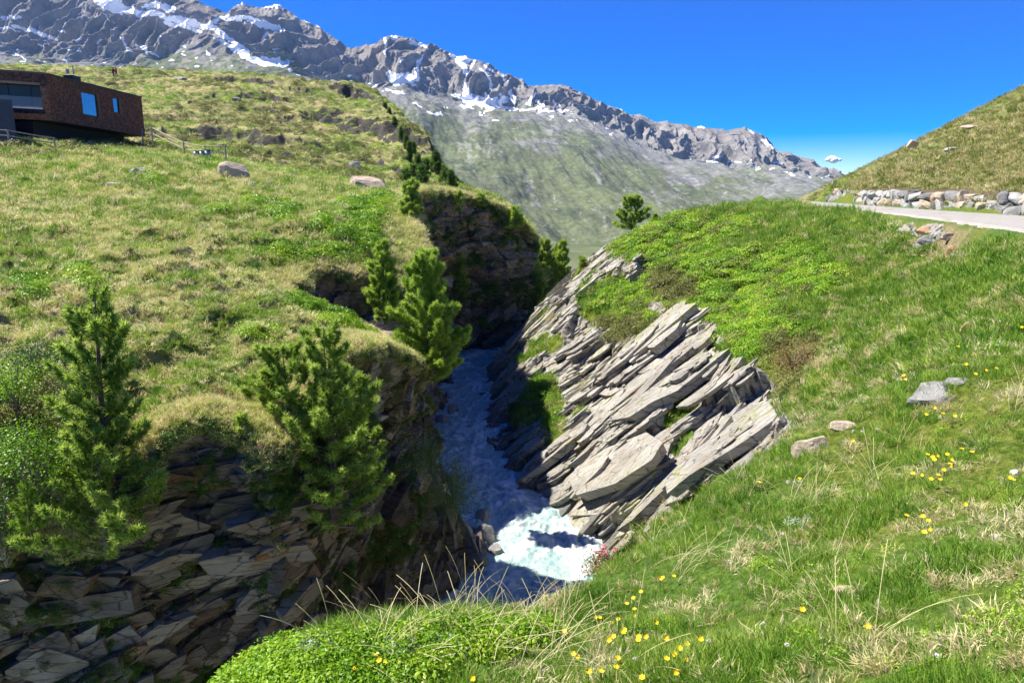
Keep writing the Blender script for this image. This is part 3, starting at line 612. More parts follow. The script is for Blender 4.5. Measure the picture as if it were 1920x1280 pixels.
SNOW = [[(190,0,10),(230,18,8),(300,28,5),(350,40,6),(400,52,5),(440,80,5),(470,105,4)], [(310,42,4),(350,52,5),(380,58,3)], [(330,30,4),(390,48,4)], [(280,10,6),(330,18,5)], [(440,8,3),(530,10,4)], [(395,42,4),(450,36,5),(500,48,6),(525,55,5)], [(500,62,5),(490,72,4)],
 [(410,75,3),(450,100,5),(490,118,5),(540,122,5)], [(470,105,5),(520,118,6)], [(20,52,3),(60,56,4),(105,72,3)], [(0,52,3),(25,60,2)], [(0,33,3),(40,34,4)], [(110,55,2),(130,60,1)], [(195,22,2),(215,45,1)], [(225,70,2),(240,95,1.5)], [(255,82,2),(295,108,2)], [(270,88,3),(280,92,2)],
 [(30,95,1),(45,112,1),(40,127,1)], [(128,105,1),(126,120,1),(127,135,1)], [(83,76,1.5),(90,86,1)], [(555,30,2),(600,48,2),(612,60,2)], [(600,158,4),(630,160,2)], [(690,162,5),(705,165,3)], [(728,140,6),(742,150,9),(765,148,8)], [(775,150,5),(788,125,4),(795,105,2)], [(720,68,4),(725,82,3),(722,100,2)], [(740,66,5),(748,72,3)], [(755,112,2),(750,120,2)],
 [(775,78,4),(790,85,3),(802,90,3)], [(845,104,4),(868,112,8),(885,109,3)], [(855,112,6),(868,125,6),(872,140,4)], [(895,115,3),(880,128,2)], [(905,128,2),(918,150,2.5),(920,165,3)], [(868,160,5),(872,178,7),(880,190,9)], [(870,182,8),(900,192,9),(940,190,7),(950,185,6)], [(908,175,3),(918,192,6)], [(960,170,3),(965,188,5)], [(940,178,4),(950,190,3)], [(905,205,2),(935,200,3),(965,205,4)], [(975,208,2.5),(1020,202,2.5)], [(1010,212,2),(1070,205,2)], [(865,198,3),(885,202,2)], [(925,222,2),(935,227,1.5)], [(940,142,3),(948,152,2)], [(912,120,3),(925,132,3)], [(985,190,3),(1000,180,2)], [(1005,192,3),(1010,197,2)], [(1035,192,2),(1040,198,2)],
 [(1315,234,3),(1350,240,3)], [(1398,238,3),(1412,248,2)], [(1428,263,2.5),(1455,280,2)], [(1160,207,2),(1170,208,2)], [(1225,226,2),(1240,230,2)], [(1410,312,2.5),(1420,313,2)], [(1330,302,1.5),(1345,305,1.5)], [(1365,300,1.2),(1390,308,1.2)], [(800,208,1.5),(830,215,1.5)], [(740,172,2),(760,175,1.5)], [(770,195,1.5),(790,200,1.5)], [(725,170,2),(755,170,2)], [(820,212,2),(828,213,2)], [(862,182,3),(850,175,2)]]
snow = np.full(px.shape, 99.)
for g in SNOW:
    x0 = min(a[0] for a in g)-40; x1 = max(a[0] for a in g)+40; y0 = min(a[1] for a in g)-30; y1 = max(a[1] for a in g)+30
    mk = (px > x0) & (px < x1) & (py > y0) & (py < y1)
    if mk.any():
        d, _, _ = segdist(qx[mk], qy[mk], [a[:2] for a in g], [a[2] for a in g]); snow[mk] = np.minimum(snow[mk], d)
nzz = np.cross(np.gradient(G, axis=0), np.gradient(G, axis=1)); nzz = np.abs(nzz[..., 2])/(np.linalg.norm(nzz, axis=2)+1e-9)
speck = fbm(np.stack([px*.045, py*.09, px*0], -1), 4, 303)
snowA = sstep(1.0, -1.2, snow); snowA = np.maximum(snowA, sstep(.56, .6, speck)*sstep(.45, .55, T)*sstep(.9, .7, T)*.9)
bq = cv(BACK, px); hi = sstep(12, -22, py-bq+14*fbm(np.stack([px*.015, py*.015, px*0], -1), 4, 41))
left = sstep(620, 520, px)
veg = (1-hi)*sstep(-60, 160, py-bq+70*fbm(np.stack([px*.01, py*.02, px*0], -1), 5, 42)); veg = np.maximum(veg, left*sstep(60, 130, py+60*fbm(np.stack([px*.012, py*.012, px*0], -1), 4, 44))*sstep(150, 330, px))
streak = fbm(np.stack([(px-.55*(py-200)+18*speck)*.13, (py+.3*px)*.010, px*0], -1), 4, 55)
m = M('mountain_rock'); hiA = m.attr('high'); sn = m.attr('snow'); vg = m.attr('veg'); sk = m.attr('streak')
s1 = m.noise(.012, 8, None, .65); s2 = m.noise(.05, 7, None, .7); s3 = m.noise(.004, 5); s4 = m.noise(.16, 5, None, .75)
rockc = m.ramp(s1, [(.3, (.12, .118, .115)), (.5, (.22, .208, .195)), (.66, (.33, .30, .27)), (.8, (.39, .37, .35))]); rockc = m.mix(m.math('MULTIPLY', m.rng(s3, .5, .62), .4), rockc, (.22, .165, .135))
scr = m.mix(m.rng(s2, .35, .65), (.13, .13, .12), (.30, .29, .275))
grass = m.mix(m.rng(s2, .3, .7), (.05, .066, .028), (.145, .165, .07)); grass = m.mix(m.rng(s3, .42, .62), grass, m.mix(m.rng(s2, .3, .7), (.08, .105, .035), (.17, .20, .075)))
grass = m.mix(m.rng(m.noise(.03, 6, None, .7), .60, .68), grass, (.03, .045, .02))
lowc = m.mix(m.rng(m.math('ADD', vg, m.math('MULTIPLY', m.math('SUBTRACT', s1, .5), 1.6)), .25, .6), scr, grass)
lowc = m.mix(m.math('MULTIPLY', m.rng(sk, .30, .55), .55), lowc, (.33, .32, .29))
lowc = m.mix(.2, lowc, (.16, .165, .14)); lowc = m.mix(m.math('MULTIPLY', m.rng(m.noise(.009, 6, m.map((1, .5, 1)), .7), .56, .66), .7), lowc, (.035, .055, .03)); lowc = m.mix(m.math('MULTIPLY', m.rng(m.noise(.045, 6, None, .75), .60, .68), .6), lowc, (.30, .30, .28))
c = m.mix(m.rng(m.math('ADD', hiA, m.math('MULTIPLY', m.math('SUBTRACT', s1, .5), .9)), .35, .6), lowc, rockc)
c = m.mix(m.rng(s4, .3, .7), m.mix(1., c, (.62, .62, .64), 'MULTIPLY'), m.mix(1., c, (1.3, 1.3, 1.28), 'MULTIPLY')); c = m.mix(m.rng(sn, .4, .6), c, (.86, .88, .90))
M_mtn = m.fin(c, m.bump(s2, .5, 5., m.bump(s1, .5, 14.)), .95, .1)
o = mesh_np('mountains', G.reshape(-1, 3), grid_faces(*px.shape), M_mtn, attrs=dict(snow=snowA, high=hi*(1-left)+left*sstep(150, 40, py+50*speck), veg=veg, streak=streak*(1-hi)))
tag(o, kind='structure')
# valley floor and the land all round, down to the horizon
xs = np.linspace(-9000, 9000, 120); ys = np.linspace(-6000, 12000, 120); X, Y = np.meshgrid(xs, ys)
Z = -75-.012*np.hypot(X, Y)+30*fbm(XY(X, Y, .0006), 3, 8); m = M('valley_turf'); c = m.mix(m.rng(m.noise(.01, 6), .4, .6), (.06, .09, .03), (.15, .16, .08)); m.fin(c, None, .95, .1)
o = mesh_np('ground', np.stack([X, Y, Z], -1).reshape(-1, 3), grid_faces(*X.shape), m.m); tag(o, kind='structure')
# ------------------------------------------------------------------ loose plates and blocks of the rock, set into slope and wall
def plates(name, P0, EU, EV, EN, Ls, Ws, Ts, tone, mat, extra, seed, jag=.22, sq=.5):
    g = np.random.default_rng(seed); n = len(P0); K = 10; ang_ = np.linspace(0, 2*math.pi, K, endpoint=False)+.2
    cu = np.sign(np.cos(ang_))*np.abs(np.cos(ang_))**sq; cvv = np.sign(np.sin(ang_))*np.abs(np.sin(ang_))**sq
    U = cu[None]*(1+g.uniform(-jag, jag, (n, K)))*.5+.18*g.normal(0, 1, (n, 1))*cvv[None]; Vv = cvv[None]*(1+g.uniform(-jag, jag, (n, K)))*.5
    top = P0[:, None]+EU[:, None]*(U*Ls[:, None])[..., None]+EV[:, None]*(Vv*Ws[:, None])[..., None]+EN[:, None]*(Ts[:, None]*(.5+.12*g.normal(0, 1, (n, K))))[..., None]
    ins = .93; bot = P0[:, None]+EU[:, None]*(U*Ls[:, None]*ins)[..., None]+EV[:, None]*(Vv*Ws[:, None]*ins)[..., None]-EN[:, None]*(Ts[:, None]*np.ones((1, K)))[..., None]
    cen = P0+EN*(Ts*(.5+.10*g.normal(0, 1, n)))[:, None]+EU*(Ls*.12*g.normal(0, 1, n))[:, None]
    V = np.concatenate([top, bot, cen[:, None]], 1); m_ = 2*K+1; b = (np.arange(n)*m_)[:, None]; k = np.arange(K); k1 = (k+1) % K
    T1 = np.stack([b+k, b+k1, b+2*K+0*k], -1).reshape(-1, 3); S1 = np.stack([b+k, b+K+k, b+k1], -1).reshape(-1, 3); S2 = np.stack([b+k1, b+K+k, b+K+k1], -1).reshape(-1, 3)
    at = dict(tone=np.repeat(tone, m_)); at.update({a: np.full(n*m_, v_) for a, v_ in extra.items() if np.isscalar(v_)}); at.update({a: np.repeat(v_, m_) for a, v_ in extra.items() if not np.isscalar(v_)})
    o = mesh_np(name, V.reshape(-1, 3), np.concatenate([T1, S1, S2]), mat, smooth=False, attrs=at); tag(o, kind='structure'); return o
RAZ0, RAZ1, RLR0, RLR1 = R(-50), R(62), math.log(1.3), math.log(120)
def look(grid, a, r, A0, A1, L0, L1):
    n, mcol = grid.shape[:2]; i = np.clip((np.log(r)-L0)/(L1-L0)*(n-1), 0, n-1.001); j = np.clip((a-A0)/(A1-A0)*(mcol-1), 0, mcol-1.001)
    return grid[i.round().astype(int), j.round().astype(int)]
def nrm_(a): return a/(np.linalg.norm(a, axis=-1)[..., None]+1e-9)
g = np.random.default_rng(77)
sm = RV[::12, ::12]; smN = nrm_(np.cross(np.gradient(sm, axis=1), np.gradient(sm, axis=0))); smN *= np.sign(smN[..., 2:3])
for _ in range(2): smN[1:-1, 1:-1] = nrm_(smN[1:-1, 1:-1]+smN[:-2, 1:-1]+smN[2:, 1:-1]+smN[1:-1, :-2]+smN[1:-1, 2:])
cand = np.argwhere((SLABM > .75) & (RV[..., 1] > 17) & (RV[..., 2] > -14.3)); wgt = np.hypot(RV[cand[:, 0], cand[:, 1], 0], RV[cand[:, 0], cand[:, 1], 1])**1.3; wgt /= wgt.sum()
for tier, (num, L0, L1, W0, W1, T0_, T1_) in enumerate(((150, 1.8, 4.6, 1.1, 2.8, .12, .34), (900, .6, 2.6, .25, 1.0, .05, .18), (3600, .25, 1.3, .10, .42, .02, .10))):
    c = cand[g.choice(len(cand), num, p=wgt)]; P0 = RV[c[:, 0], c[:, 1]].astype(float)
    N_ = smN[np.clip(c[:, 0]//12, 0, smN.shape[0]-1), np.clip(c[:, 1]//12, 0, smN.shape[1]-1)]
    bed = nrm_(np.array((-.62, -.18, .76))); N_ = nrm_(N_*.55+bed*.45)
    U0 = np.array((1., .10, 0.))+np.zeros_like(P0); U0[:, 1] += g.normal(0, .07, num); EU = nrm_(U0-N_*(U0*N_).sum(-1)[:, None]); EV = np.cross(N_, EU)
    EV *= np.sign(EV[:, 1:2]); tl = g.uniform(.02, .26, num)[:, None]; N2 = nrm_(N_+EV*tl); EV2 = nrm_(np.cross(N2, EU)); EV2 *= np.sign(EV2[:, 1:2])
    rr_e = [np.hypot(q_[:, 0], q_[:, 1]) for q_ in (P0-EU*1.5, P0+EU*1.5)]
    sg = np.sign((np.cross(EU, EV2)*N2).sum(-1))[:, None]
    far_ = np.clip(P0[:, 1]/30, .8, 1.3); Ls = g.uniform(L0, L1, num); Ws = g.uniform(W0, W1, num); Ts = g.uniform(T0_, T1_, num)
    for s_ in (-.5, .5):
        e_ = P0+EU*(Ls*s_)[:, None]; ok_ = look(SLABM, np.arctan2(e_[:, 0], e_[:, 1]), np.hypot(e_[:, 0], e_[:, 1]), RAZ0, RAZ1, RLR0, RLR1) > .6; Ls = np.where(ok_, Ls, Ls*.28); Ws = np.where(ok_, Ws, Ws*.5)
    plates('rock_slabs', P0-N2*(Ts*.34)[:, None], EU*sg, EV2, N2, Ls, Ws, Ts, .5+.3*(g.random(num)-.5)*1.6, M_slope, dict(rock=np.clip(1.15-g.random(num)*.58, .60, 1), dry=0., low=sstep(-12.9, -13.6, P0[:, 2]), crack=0.), 500+tier)
# blocks of the shaded wall
R0 = NLIP+8; cand = np.argwhere(rockA_w[R0:] > .5); pw = WV[cand[:, 0]+R0, cand[:, 1]]; wgt = np.clip(14/pw[:, 1], .12, 1)**1.6; wgt /= wgt.sum()
for tier, (num, L0, L1, H0, H1, D0, D1) in enumerate(((200, 1.0, 2.6, .35, .9, .22, .4), (1000, .4, 1.5, .14, .5, .12, .28), (2200, .16, .7, .05, .2, .06, .18))):
    c = cand[g.choice(len(cand), num, p=wgt)]; P0 = WV[c[:, 0]+R0, c[:, 1]].astype(float); N_ = WN[c[:, 0]+R0, c[:, 1]]; N_ = nrm_(N_*np.array((1, 1, .35))); z_ = P0[:, 2]; t2 = .05+.55*sstep(-7.5, -10., z_)+g.normal(0, .05, num)
    H_ = nrm_(np.cross(N_, np.array((0, 0, 1.)))+np.zeros_like(P0)); H_ *= np.sign((H_*np.array((.7, .7, 0))).sum(-1))[:, None]; EU = nrm_(H_+np.array((0, 0, 1.))*t2[:, None]); EU = nrm_(EU-N_*(EU*N_).sum(-1)[:, None])
    lean_ = g.normal(0, .10, num); N2 = nrm_(N_+EU*lean_[:, None]+np.array((0, 0, 1.))*g.normal(.0, .10, num)[:, None]); EU = nrm_(EU-N2*(EU*N2).sum(-1)[:, None]); EV = np.cross(N2, EU)
    sc_ = np.clip(P0[:, 1]/18, .8, 1.7); Ls = g.uniform(L0, L1, num)*sc_; Hs = g.uniform(H0, H1, num)*sc_*np.where(z_ < -9, 1.25, 1); Ds = g.uniform(D0, D1, num)*sc_
    plates('rock_blocks', P0-N2*(Ds*.28)[:, None], EU, EV, N2, Ls, Hs, Ds, .5+.9*(g.random(num)-.5), M_cliff, dict(rock=1., hue=g.random(num)**2.2, low=sstep(-12.9, -13.7, z_), crack=0.), 520+tier, .10, .3)
lap('veg')
# ------------------------------------------------------------------ ray placement
CO = Vector((0, 0, 0))
def hit(px, py, which='LRW', far=0.):
    u = (px-960)/FPX; v = (py-640)/FPX; d = Vector((u, CT-v*ST, -ST-v*CT)).normalized(); best = None
    for k, b in (('L', bvL), ('R', bvR), ('W', bvW)):
        if k not in which: continue
        h = b.ray_cast(d*far, d, 500)
        if h[0] is not None and (best is None or h[0].length < best.length): best = h[0]
    return best
def pxm(p): return (p.y*CT-p.z*ST)/FPX       # metres per photo pixel at p
def polar(n, a0, a1, r0, r1, dens, seed):
    g = np.random.default_rng(seed); lr = np.linspace(math.log(r0), math.log(r1), 400); r = np.exp(lr); w = dens(r)*r*r
    cdf = np.r_[0, np.cumsum((w[1:]+w[:-1])/2*np.diff(lr))]; tot = cdf[-1]*(a1-a0); k = int(tot) if n is None else n
    return g.uniform(a0, a1, k), np.exp(np.interp(g.random(k), cdf/cdf[-1], lr)), g

# ------------------------------------------------------------------ foliage materials and clump sources
def leafmat(name, c0, c1, c2, tr=.35, rough=.55, patch=.8, spec=.3):
    m = M(name); oi = m.n('ShaderNodeObjectInfo'); f = m.math('ADD', m.math('MULTIPLY', oi.outputs['Random'], .45), m.math('MULTIPLY', m.noise(patch, 4), .75))
    c = m.ramp(f, [(.30, c0), (.55, c1), (.80, c2)]); m.fin(c, None, rough, spec)
    t = m.n('ShaderNodeBsdfTranslucent'); m.l(c, t.inputs[0]); x = m.n('ShaderNodeMixShader'); x.inputs[0].default_value = tr
    m.l(m.b.outputs[0], x.inputs[1]); m.l(t.outputs[0], x.inputs[2]); m.l(x.outputs[0], m.out.inputs['Surface']); return m.m
M_grass = leafmat('grass_blades', (.08, .19, .012), (.17, .32, .028), (.36, .46, .07))
M_straw = leafmat('dry_grass_blades', (.42, .35, .14), (.64, .55, .27), (.80, .71, .42), .4)
M_mead = leafmat('meadow_grass_blades', (.22, .32, .03), (.48, .54, .13), (.80, .73, .35), .3, .6, .5)
M_hgrass = leafmat('hill_grass_blades', (.15, .22, .025), (.30, .33, .08), (.52, .46, .23), .3, .6, .5)
M_heath = leafmat('heath_leaves', (.10, .23, .008), (.20, .38, .012), (.36, .50, .03), .35, .4)
M_brown = leafmat('heath_leaves_dull', (.07, .075, .018), (.15, .16, .03), (.22, .24, .05), .3, .5)
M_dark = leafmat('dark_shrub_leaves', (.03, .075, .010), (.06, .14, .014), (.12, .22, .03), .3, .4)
M_silver = leafmat('silvery_leaves', (.30, .36, .27), (.38, .44, .34), (.48, .54, .44), .2, .6)
def blades(n, h, spread, wdt, lean, seed, seg=2, droop=.4):
    g = np.random.default_rng(seed); V = []; F = []
    for i in range(n):
        a = g.uniform(0, 6.283); r = spread*math.sqrt(g.random()); b = np.array((r*math.cos(a), r*math.sin(a), -.015)); ta = a+g.normal(0, .8)
        L = h*g.uniform(.55, 1.15); le = lean*g.uniform(.2, 1.3); d = np.array((math.cos(ta)*le, math.sin(ta)*le, 1.)); d /= np.linalg.norm(d)
        wa = g.uniform(0, 3.14); s = np.array((math.cos(wa), math.sin(wa), 0))*wdt*g.uniform(.7, 1.3)/2; k = len(V); p = b
        for q in range(seg):
            V += [p-s*(1-q/seg*.5), p+s*(1-q/seg*.5)]; p = p+d*L/seg; d = d+np.array((math.cos(ta)*droop, math.sin(ta)*droop, -droop*.7)); d /= np.linalg.norm(d)
        V.append(p)
        for q in range(seg-1): F.append((k+2*q, k+2*q+1, k+2*q+3, k+2*q+2))
        F.append((k+2*seg-2, k+2*seg-1, k+2*seg))
    return V, F
def leaves(n, rad, hgt, ls, seed, up=.4, asp=.55):
    g = np.random.default_rng(seed); V = []; F = []
    for i in range(n):
        a = g.uniform(0, 6.283); r = math.sqrt(g.random()); z = hgt*(math.sqrt(max(0, 1-r*r))*g.uniform(.45, 1.06)); p = np.array((rad*r*math.cos(a), rad*r*math.sin(a), z))
        nrm = np.array((math.cos(a)*r*.8, math.sin(a)*r*.8, up+.3))+g.normal(0, .45, 3); nrm /= np.linalg.norm(nrm)
        t = np.cross(nrm, g.normal(0, 1, 3)); t /= np.linalg.norm(t); b = np.cross(nrm, t); s = ls*g.uniform(.6, 1.25); k = len(V)
        V += [p-t*s, p+b*s*asp-nrm*s*.1, p+t*s, p-b*s*asp-nrm*s*.1]; F.append((k, k+1, k+2, k+3))
    return V, F
def source(name, parts):
    col = bpy.data.collections.new(name)
    for i, (V, F, mat) in enumerate(parts):
        me = bpy.data.meshes.new(name); me.from_pydata([tuple(map(float, v)) for v in V], [], F); me.materials.append(mat)
        o = bpy.data.objects.new(name+str(i), me); col.objects.link(o)
    return col
def scatter(name, col, pts, scl, label=None, tilt=.15, seed=1, cat=None):
    g = np.random.default_rng(seed); n = len(pts); me = bpy.data.meshes.new(name); me.vertices.add(n); me.vertices.foreach_set('co', np.asarray(pts, np.float32).ravel())
    a = me.attributes.new('scl', 'FLOAT', 'POINT'); a.data.foreach_set('value', np.asarray(scl, np.float32))
    rot = np.stack([g.normal(0, tilt, n), g.normal(0, tilt, n), g.uniform(0, 6.283, n)], -1).astype(np.float32)
    a = me.attributes.new('rot', 'FLOAT_VECTOR', 'POINT'); a.data.foreach_set('vector', rot.ravel())
    a = me.attributes.new('pick', 'INT', 'POINT'); a.data.foreach_set('value', g.integers(0, len(col.objects), n).astype(np.int32))
    o = bpy.data.objects.new(name, me); sc.collection.objects.link(o)
    ng = bpy.data.node_groups.new(name, 'GeometryNodeTree'); ng.interface.new_socket('Geometry', in_out='INPUT', socket_type='NodeSocketGeometry'); ng.interface.new_socket('Geometry', in_out='OUTPUT', socket_type='NodeSocketGeometry')
    N = ng.nodes.new; gi = N('NodeGroupInput'); go = N('NodeGroupOutput'); ip = N('GeometryNodeInstanceOnPoints'); ci = N('GeometryNodeCollectionInfo')
    ci.inputs['Collection'].default_value = col; ci.inputs['Separate Children'].default_value = True; ci.inputs['Reset Children'].default_value = True; ip.inputs['Pick Instance'].default_value = True
    def at(nm, ty):
        q = N('GeometryNodeInputNamedAttribute'); q.data_type = ty; q.inputs['Name'].default_value = nm; return q.outputs['Attribute']
    l = ng.links.new; l(gi.outputs[0], ip.inputs['Points']); l(ci.outputs[0], ip.inputs['Instance']); l(at('pick', 'INT'), ip.inputs['Instance Index'])
    l(at('rot', 'FLOAT_VECTOR'), ip.inputs['Rotation']); l(at('scl', 'FLOAT'), ip.inputs['Scale']); l(ip.outputs[0], go.inputs[0])
    md = o.modifiers.new('scatter', 'NODES'); md.node_group = ng; tag(o, label, cat, kind='stuff'); return o
C_grass = source('grass_tuft', [(*blades(46, .11, .075, .0045, .45, s), M_grass) for s in range(5)]+[(*blades(46, .075, .08, .005, .7, 20+s), M_grass) for s in range(3)])
C_grassf = source('grass_clump', [(*blades(60, .17, .17, .013, .6, s+40), M_grass) for s in range(5)])
C_straw = source('straw_tuft', [(*blades(50, .16, .15, .011, .9, s+60, 2, .7), M_straw) for s in range(4)])
C_mead = source('meadow_tuft', [(*blades(60, .13, .20, .014, 1.0, s+70, 2, .7), M_mead) for s in range(5)])
C_hgr = source('hill_tuft', [(*blades(44, .24, .26, .03, .9, s+77, 2, .6), M_hgrass) for s in range(4)])
C_heath = source('heath_sprig', [(*leaves(150, .13, .10, .011, s+80), M_heath) for s in range(5)])
C_heathf = source('heath_cushion', [(*leaves(260, .36, .20, .030, s+90), M_heath) for s in range(4)])
C_brown = source('dull_heath', [(*leaves(260, .36, .22, .028, s+95), M_brown) for s in range(4)])
C_dark = source('dark_shrub', [(*leaves(260, .36, .30, .035, s+99), M_dark) for s in range(4)])

# ------------------------------------------------------------------ scatter: near bank and right slope
def maskR(p, G, grow=0):
    px, py = proj(p); out = np.zeros(len(p)); rr = np.hypot(p[:, 0], p[:, 1])
    n1 = fbm(XY(p[:, 0], p[:, 1], .8), 3, 7); qx = px+18*n1; qy = py+14*fbm(XY(p[:, 0], p[:, 1], .8), 3, 8)
    for g in G:
        d, _, _ = segdist(qx, qy, [a[:2] for a in g], [a[2] for a in g]); out = np.maximum(out, sstep(10+grow, -6, d))
    return out
def getR(n, a0, a1, r0, r1, dens, seed):
    a, r, g = polar(n, a0, a1, r0, r1, dens, seed); L = lambda G: look(G, a, r, RAZ0, RAZ1, RLR0, RLR1)
    p = np.stack([r*np.sin(a), r*np.cos(a), L(RV[..., 2])], -1); return p, r, L, g
HEATHN = [[(420,1330,70),(620,1275,60),(830,1225,40),(1000,1200,18)], [(1500,700,30),(1420,660,25)]]
HEATHF = [[(1180,470,26),(1280,440,24),(1400,420,16)], [(1150,540,30),(1200,580,30),(1250,560,34)], [(1330,560,50),(1420,600,50),(1400,520,50)], [(1400,650,26),(1480,640,34)], [(1010,740,20),(1030,780,18)], [(1300,500,60),(1200,510,40)], [(1560,520,30),(1480,500,40)]]
BROWNF = [[(1150,620,20),(1200,600,14)], [(1250,530,26),(1300,550,16)], [(1460,655,20),(1510,660,26),(1480,720,18)], [(1380,560,12)], [(1220,470,14)]]
p, r, L, g = getR(None, R(-46), R(58), 1.7, 13, lambda r: np.clip(520*(3/r)**1.2, 90, 800), 5)
px, py = proj(p); rock = L(SLABM); hm = maskR(p, HEATHN)*(r < 12); dry = L(DRYF); bare = sstep(.28, .42, fbm(XY(p[:, 0], p[:, 1], 1.5), 3, 93)+.12*sstep(1500, 1900, px))
road = L(onroad); ok = (rock < .4) & (road < .3) & (p[:, 2] > -9)
gr = ok & (hm < g.random(len(p))*.9) & (bare < g.random(len(p))*1.3)
lush = .42+.75*sstep(-.25, .35, fbm(XY(p[:, 0], p[:, 1], .9), 3, 95))
scatter('grass', C_grass, p[gr], ((.8+.25*g.random(len(p)))*lush*(1+.03*r))[gr], 'fresh green grass of the near bank beside the camera', .25, 2)
st = ok & (hm < .5) & (g.random(len(p)) < .06+.2*bare+.3*np.clip(dry, 0, 1))
scatter('dry_grass', C_straw, p[st], (.35+.35*g.random(len(p)))[st], 'dry straw tufts among the near green grass', .3, 3)
bl = ok & (hm < .5) & (fbm(XY(p[:, 0], p[:, 1], 1.3), 3, 97) > .22) & (g.random(len(p)) < .10); scatter('meadow_herbs', C_heath, p[bl], (.45+.3*g.random(len(p)))[bl], 'small leafy herbs between the blades on the near bank', .3, 34)
hh = (hm > .5) & (g.random(len(p)) < .5) & (p[:, 2] > -9)
scatter('heath', C_heath, p[hh], (.9+.5*g.random(len(p)))[hh], 'bright green bilberry carpet along the edge of the near bank', .3, 4)
p, r, L, g = getR(None, R(-14), R(50), 11, 62, lambda r: np.clip(55*(11/r)**1.1, 9, 60), 6)
px, py = proj(p); rock = L(SLABM); dry = L(DRYF); road = L(onroad); hf = maskR(p, HEATHF)*sstep(11, 15, r); bf = maskR(p, BROWNF)*sstep(14, 18, r)
low = (p[:, 2] > -13.3) & (road < .25); hill = p[:, 0] > np.interp(p[:, 1], ROADR[:, 1], ROADR[:, 0]); ok = low & (rock < .45)
scl = (.6+.05*r)*(.75+.5*g.random(len(p)))
u = g.random(len(p)); stv = .08+.5*np.clip(dry, 0, 1)+.8*sstep(.15, .4, fbm(XY(p[:, 0], p[:, 1], .9), 3, 12))*.5
k = ok & ~hill & (hf < .5) & (bf < .5); s1 = k & (u < stv); s2 = k & (u >= stv)
scatter('grass', C_grassf, p[s2], scl[s2]*.8, 'green grass covering the slope below the gravel road', .3, 7)
scatter('dry_grass', C_straw, p[s1], scl[s1]*.8, 'straw coloured tufts on the slope below the gravel road', .3, 8)
hf = hf+.55*fbm(XY(p[:, 0], p[:, 1], 1.7), 3, 55)*(hf > .02); k = low & (hf >= .5) & (bf < .5) & (u < .7) & (rock < .8); scatter('heath', C_heathf, p[k], scl[k]*.55, 'bright green low shrubs above the pale slabs', .2, 9)
bf = np.maximum(bf, (hf > .5)*sstep(.22, .4, fbm(XY(p[:, 0], p[:, 1], 1.1), 3, 58))); k = low & (bf >= .5) & (u < .8); scatter('heath', C_brown, p[k], scl[k]*.6, 'dull brownish green low shrubs above the pale slabs', .2, 10)
k = ok & hill; k1 = k & (u < .25+.3*sstep(0, .3, fbm(XY(p[:, 0], p[:, 1], .5), 3, 12))); k2 = k & ~k1
scatter('dry_grass', C_straw, p[k1], scl[k1]*.75, 'straw coloured grass on the hill above the stone wall', .3, 11)
p2, r2, L2, g2 = getR(None, R(12), R(44), 24, 90, lambda r: np.clip(17*(24/r), 6, 17), 16)
k = (p2[:, 0] > np.interp(p2[:, 1], ROADR[:, 1], ROADR[:, 0])+1.2); scatter('grass', C_hgr, np.r_[p[k2 & (u > .6)], p2[k]], np.r_[scl[k2 & (u > .6)]*.5, (.9+.5*g2.random(len(p2)))[k]], 'tufted green grass on the hill above the stone wall', .3, 12)
# tufts in the cracks of the slabs
k = low & (rock > .5) & (u < .6) & (fbm(XY(p[:, 0]*.35, p[:, 1], .9), 3, 71) > .22); scatter('grass', C_straw, p[k], scl[k]*.5, 'dry tufts growing in cracks of the pale slabs', .4, 13)

# ------------------------------------------------------------------ scatter: left meadow, hill, wall
LAZ0, LAZ1, LLR0, LLR1 = R(-52), R(22), math.log(12.), math.log(420)
a, r, g = polar(None, R(-46), R(8), 13, 75, lambda r: np.clip(46*(13/r)**1.1, 9, 50), 21)
zz = look(LEFTZ, a, r, LAZ0, LAZ1, LLR0, LLR1); kp = look(LEFTK, a, r, LAZ0, LAZ1, LLR0, LLR1) > .5
p = np.stack([r*np.sin(a), r*np.cos(a), zz], -1)[kp]; r = r[kp]; u = g.random(len(p)); px, py = proj(p)
HL = [[(30,530,12),(90,535,16)], [(150,520,18),(170,535,14)], [(560,560,24),(620,590,26),(690,625,24)], [(470,625,16),(520,625,16)], [(490,465,14),(540,475,20),(620,480,24)], [(470,455,12)], [(690,450,24),(660,390,20),(700,400,22)], [(650,440,16),(600,420,12)], [(690,375,10),(740,385,10)], [(500,385,10),(470,380,8)], [(280,335,7),(300,338,6)], [(400,402,5),(430,402,6)], [(540,400,16),(500,410,10)], [(720,430,10)], [(600,350,5)], [(200,440,5)], [(640,480,12),(690,500,14)]]
HL = [[(a_[0], a_[1], a_[2]*.75) for a_ in g_] for g_ in HL]; hl = maskR(p, HL, -4); nb = fbm(XY(p[:, 0], p[:, 1], .35), 4, 41); scl = (.6+.045*r)*(.75+.5*g.random(len(p)))
green = sstep(.05, .3, nb+.35*sstep(560, 700, px)*sstep(500, 350, py))
k = hl > .5; scatter('heath', C_heathf, p[k & (u < .8)], (scl*.7)[k & (u < .8)], 'bright green juniper cushions on the left meadow', .2, 22)
k = (hl <= .5) & (u < .18+.34*green); scatter('grass', C_grassf, p[k], scl[k]*.75, 'fresh green grass on the left meadow', .3, 23)
k = (hl <= .5) & (u > .74-.2*sstep(0, -.3, nb)); scatter('dry_grass', C_straw, p[k], scl[k]*.75, 'straw tufts on the left meadow', .35, 24)
k = (hl <= .5) & (u >= .18+.34*green) & (u <= .74); scatter('grass', C_mead, p[k], scl[k]*.75, 'tussocky pale meadow grass above the gorge', .3, 25)
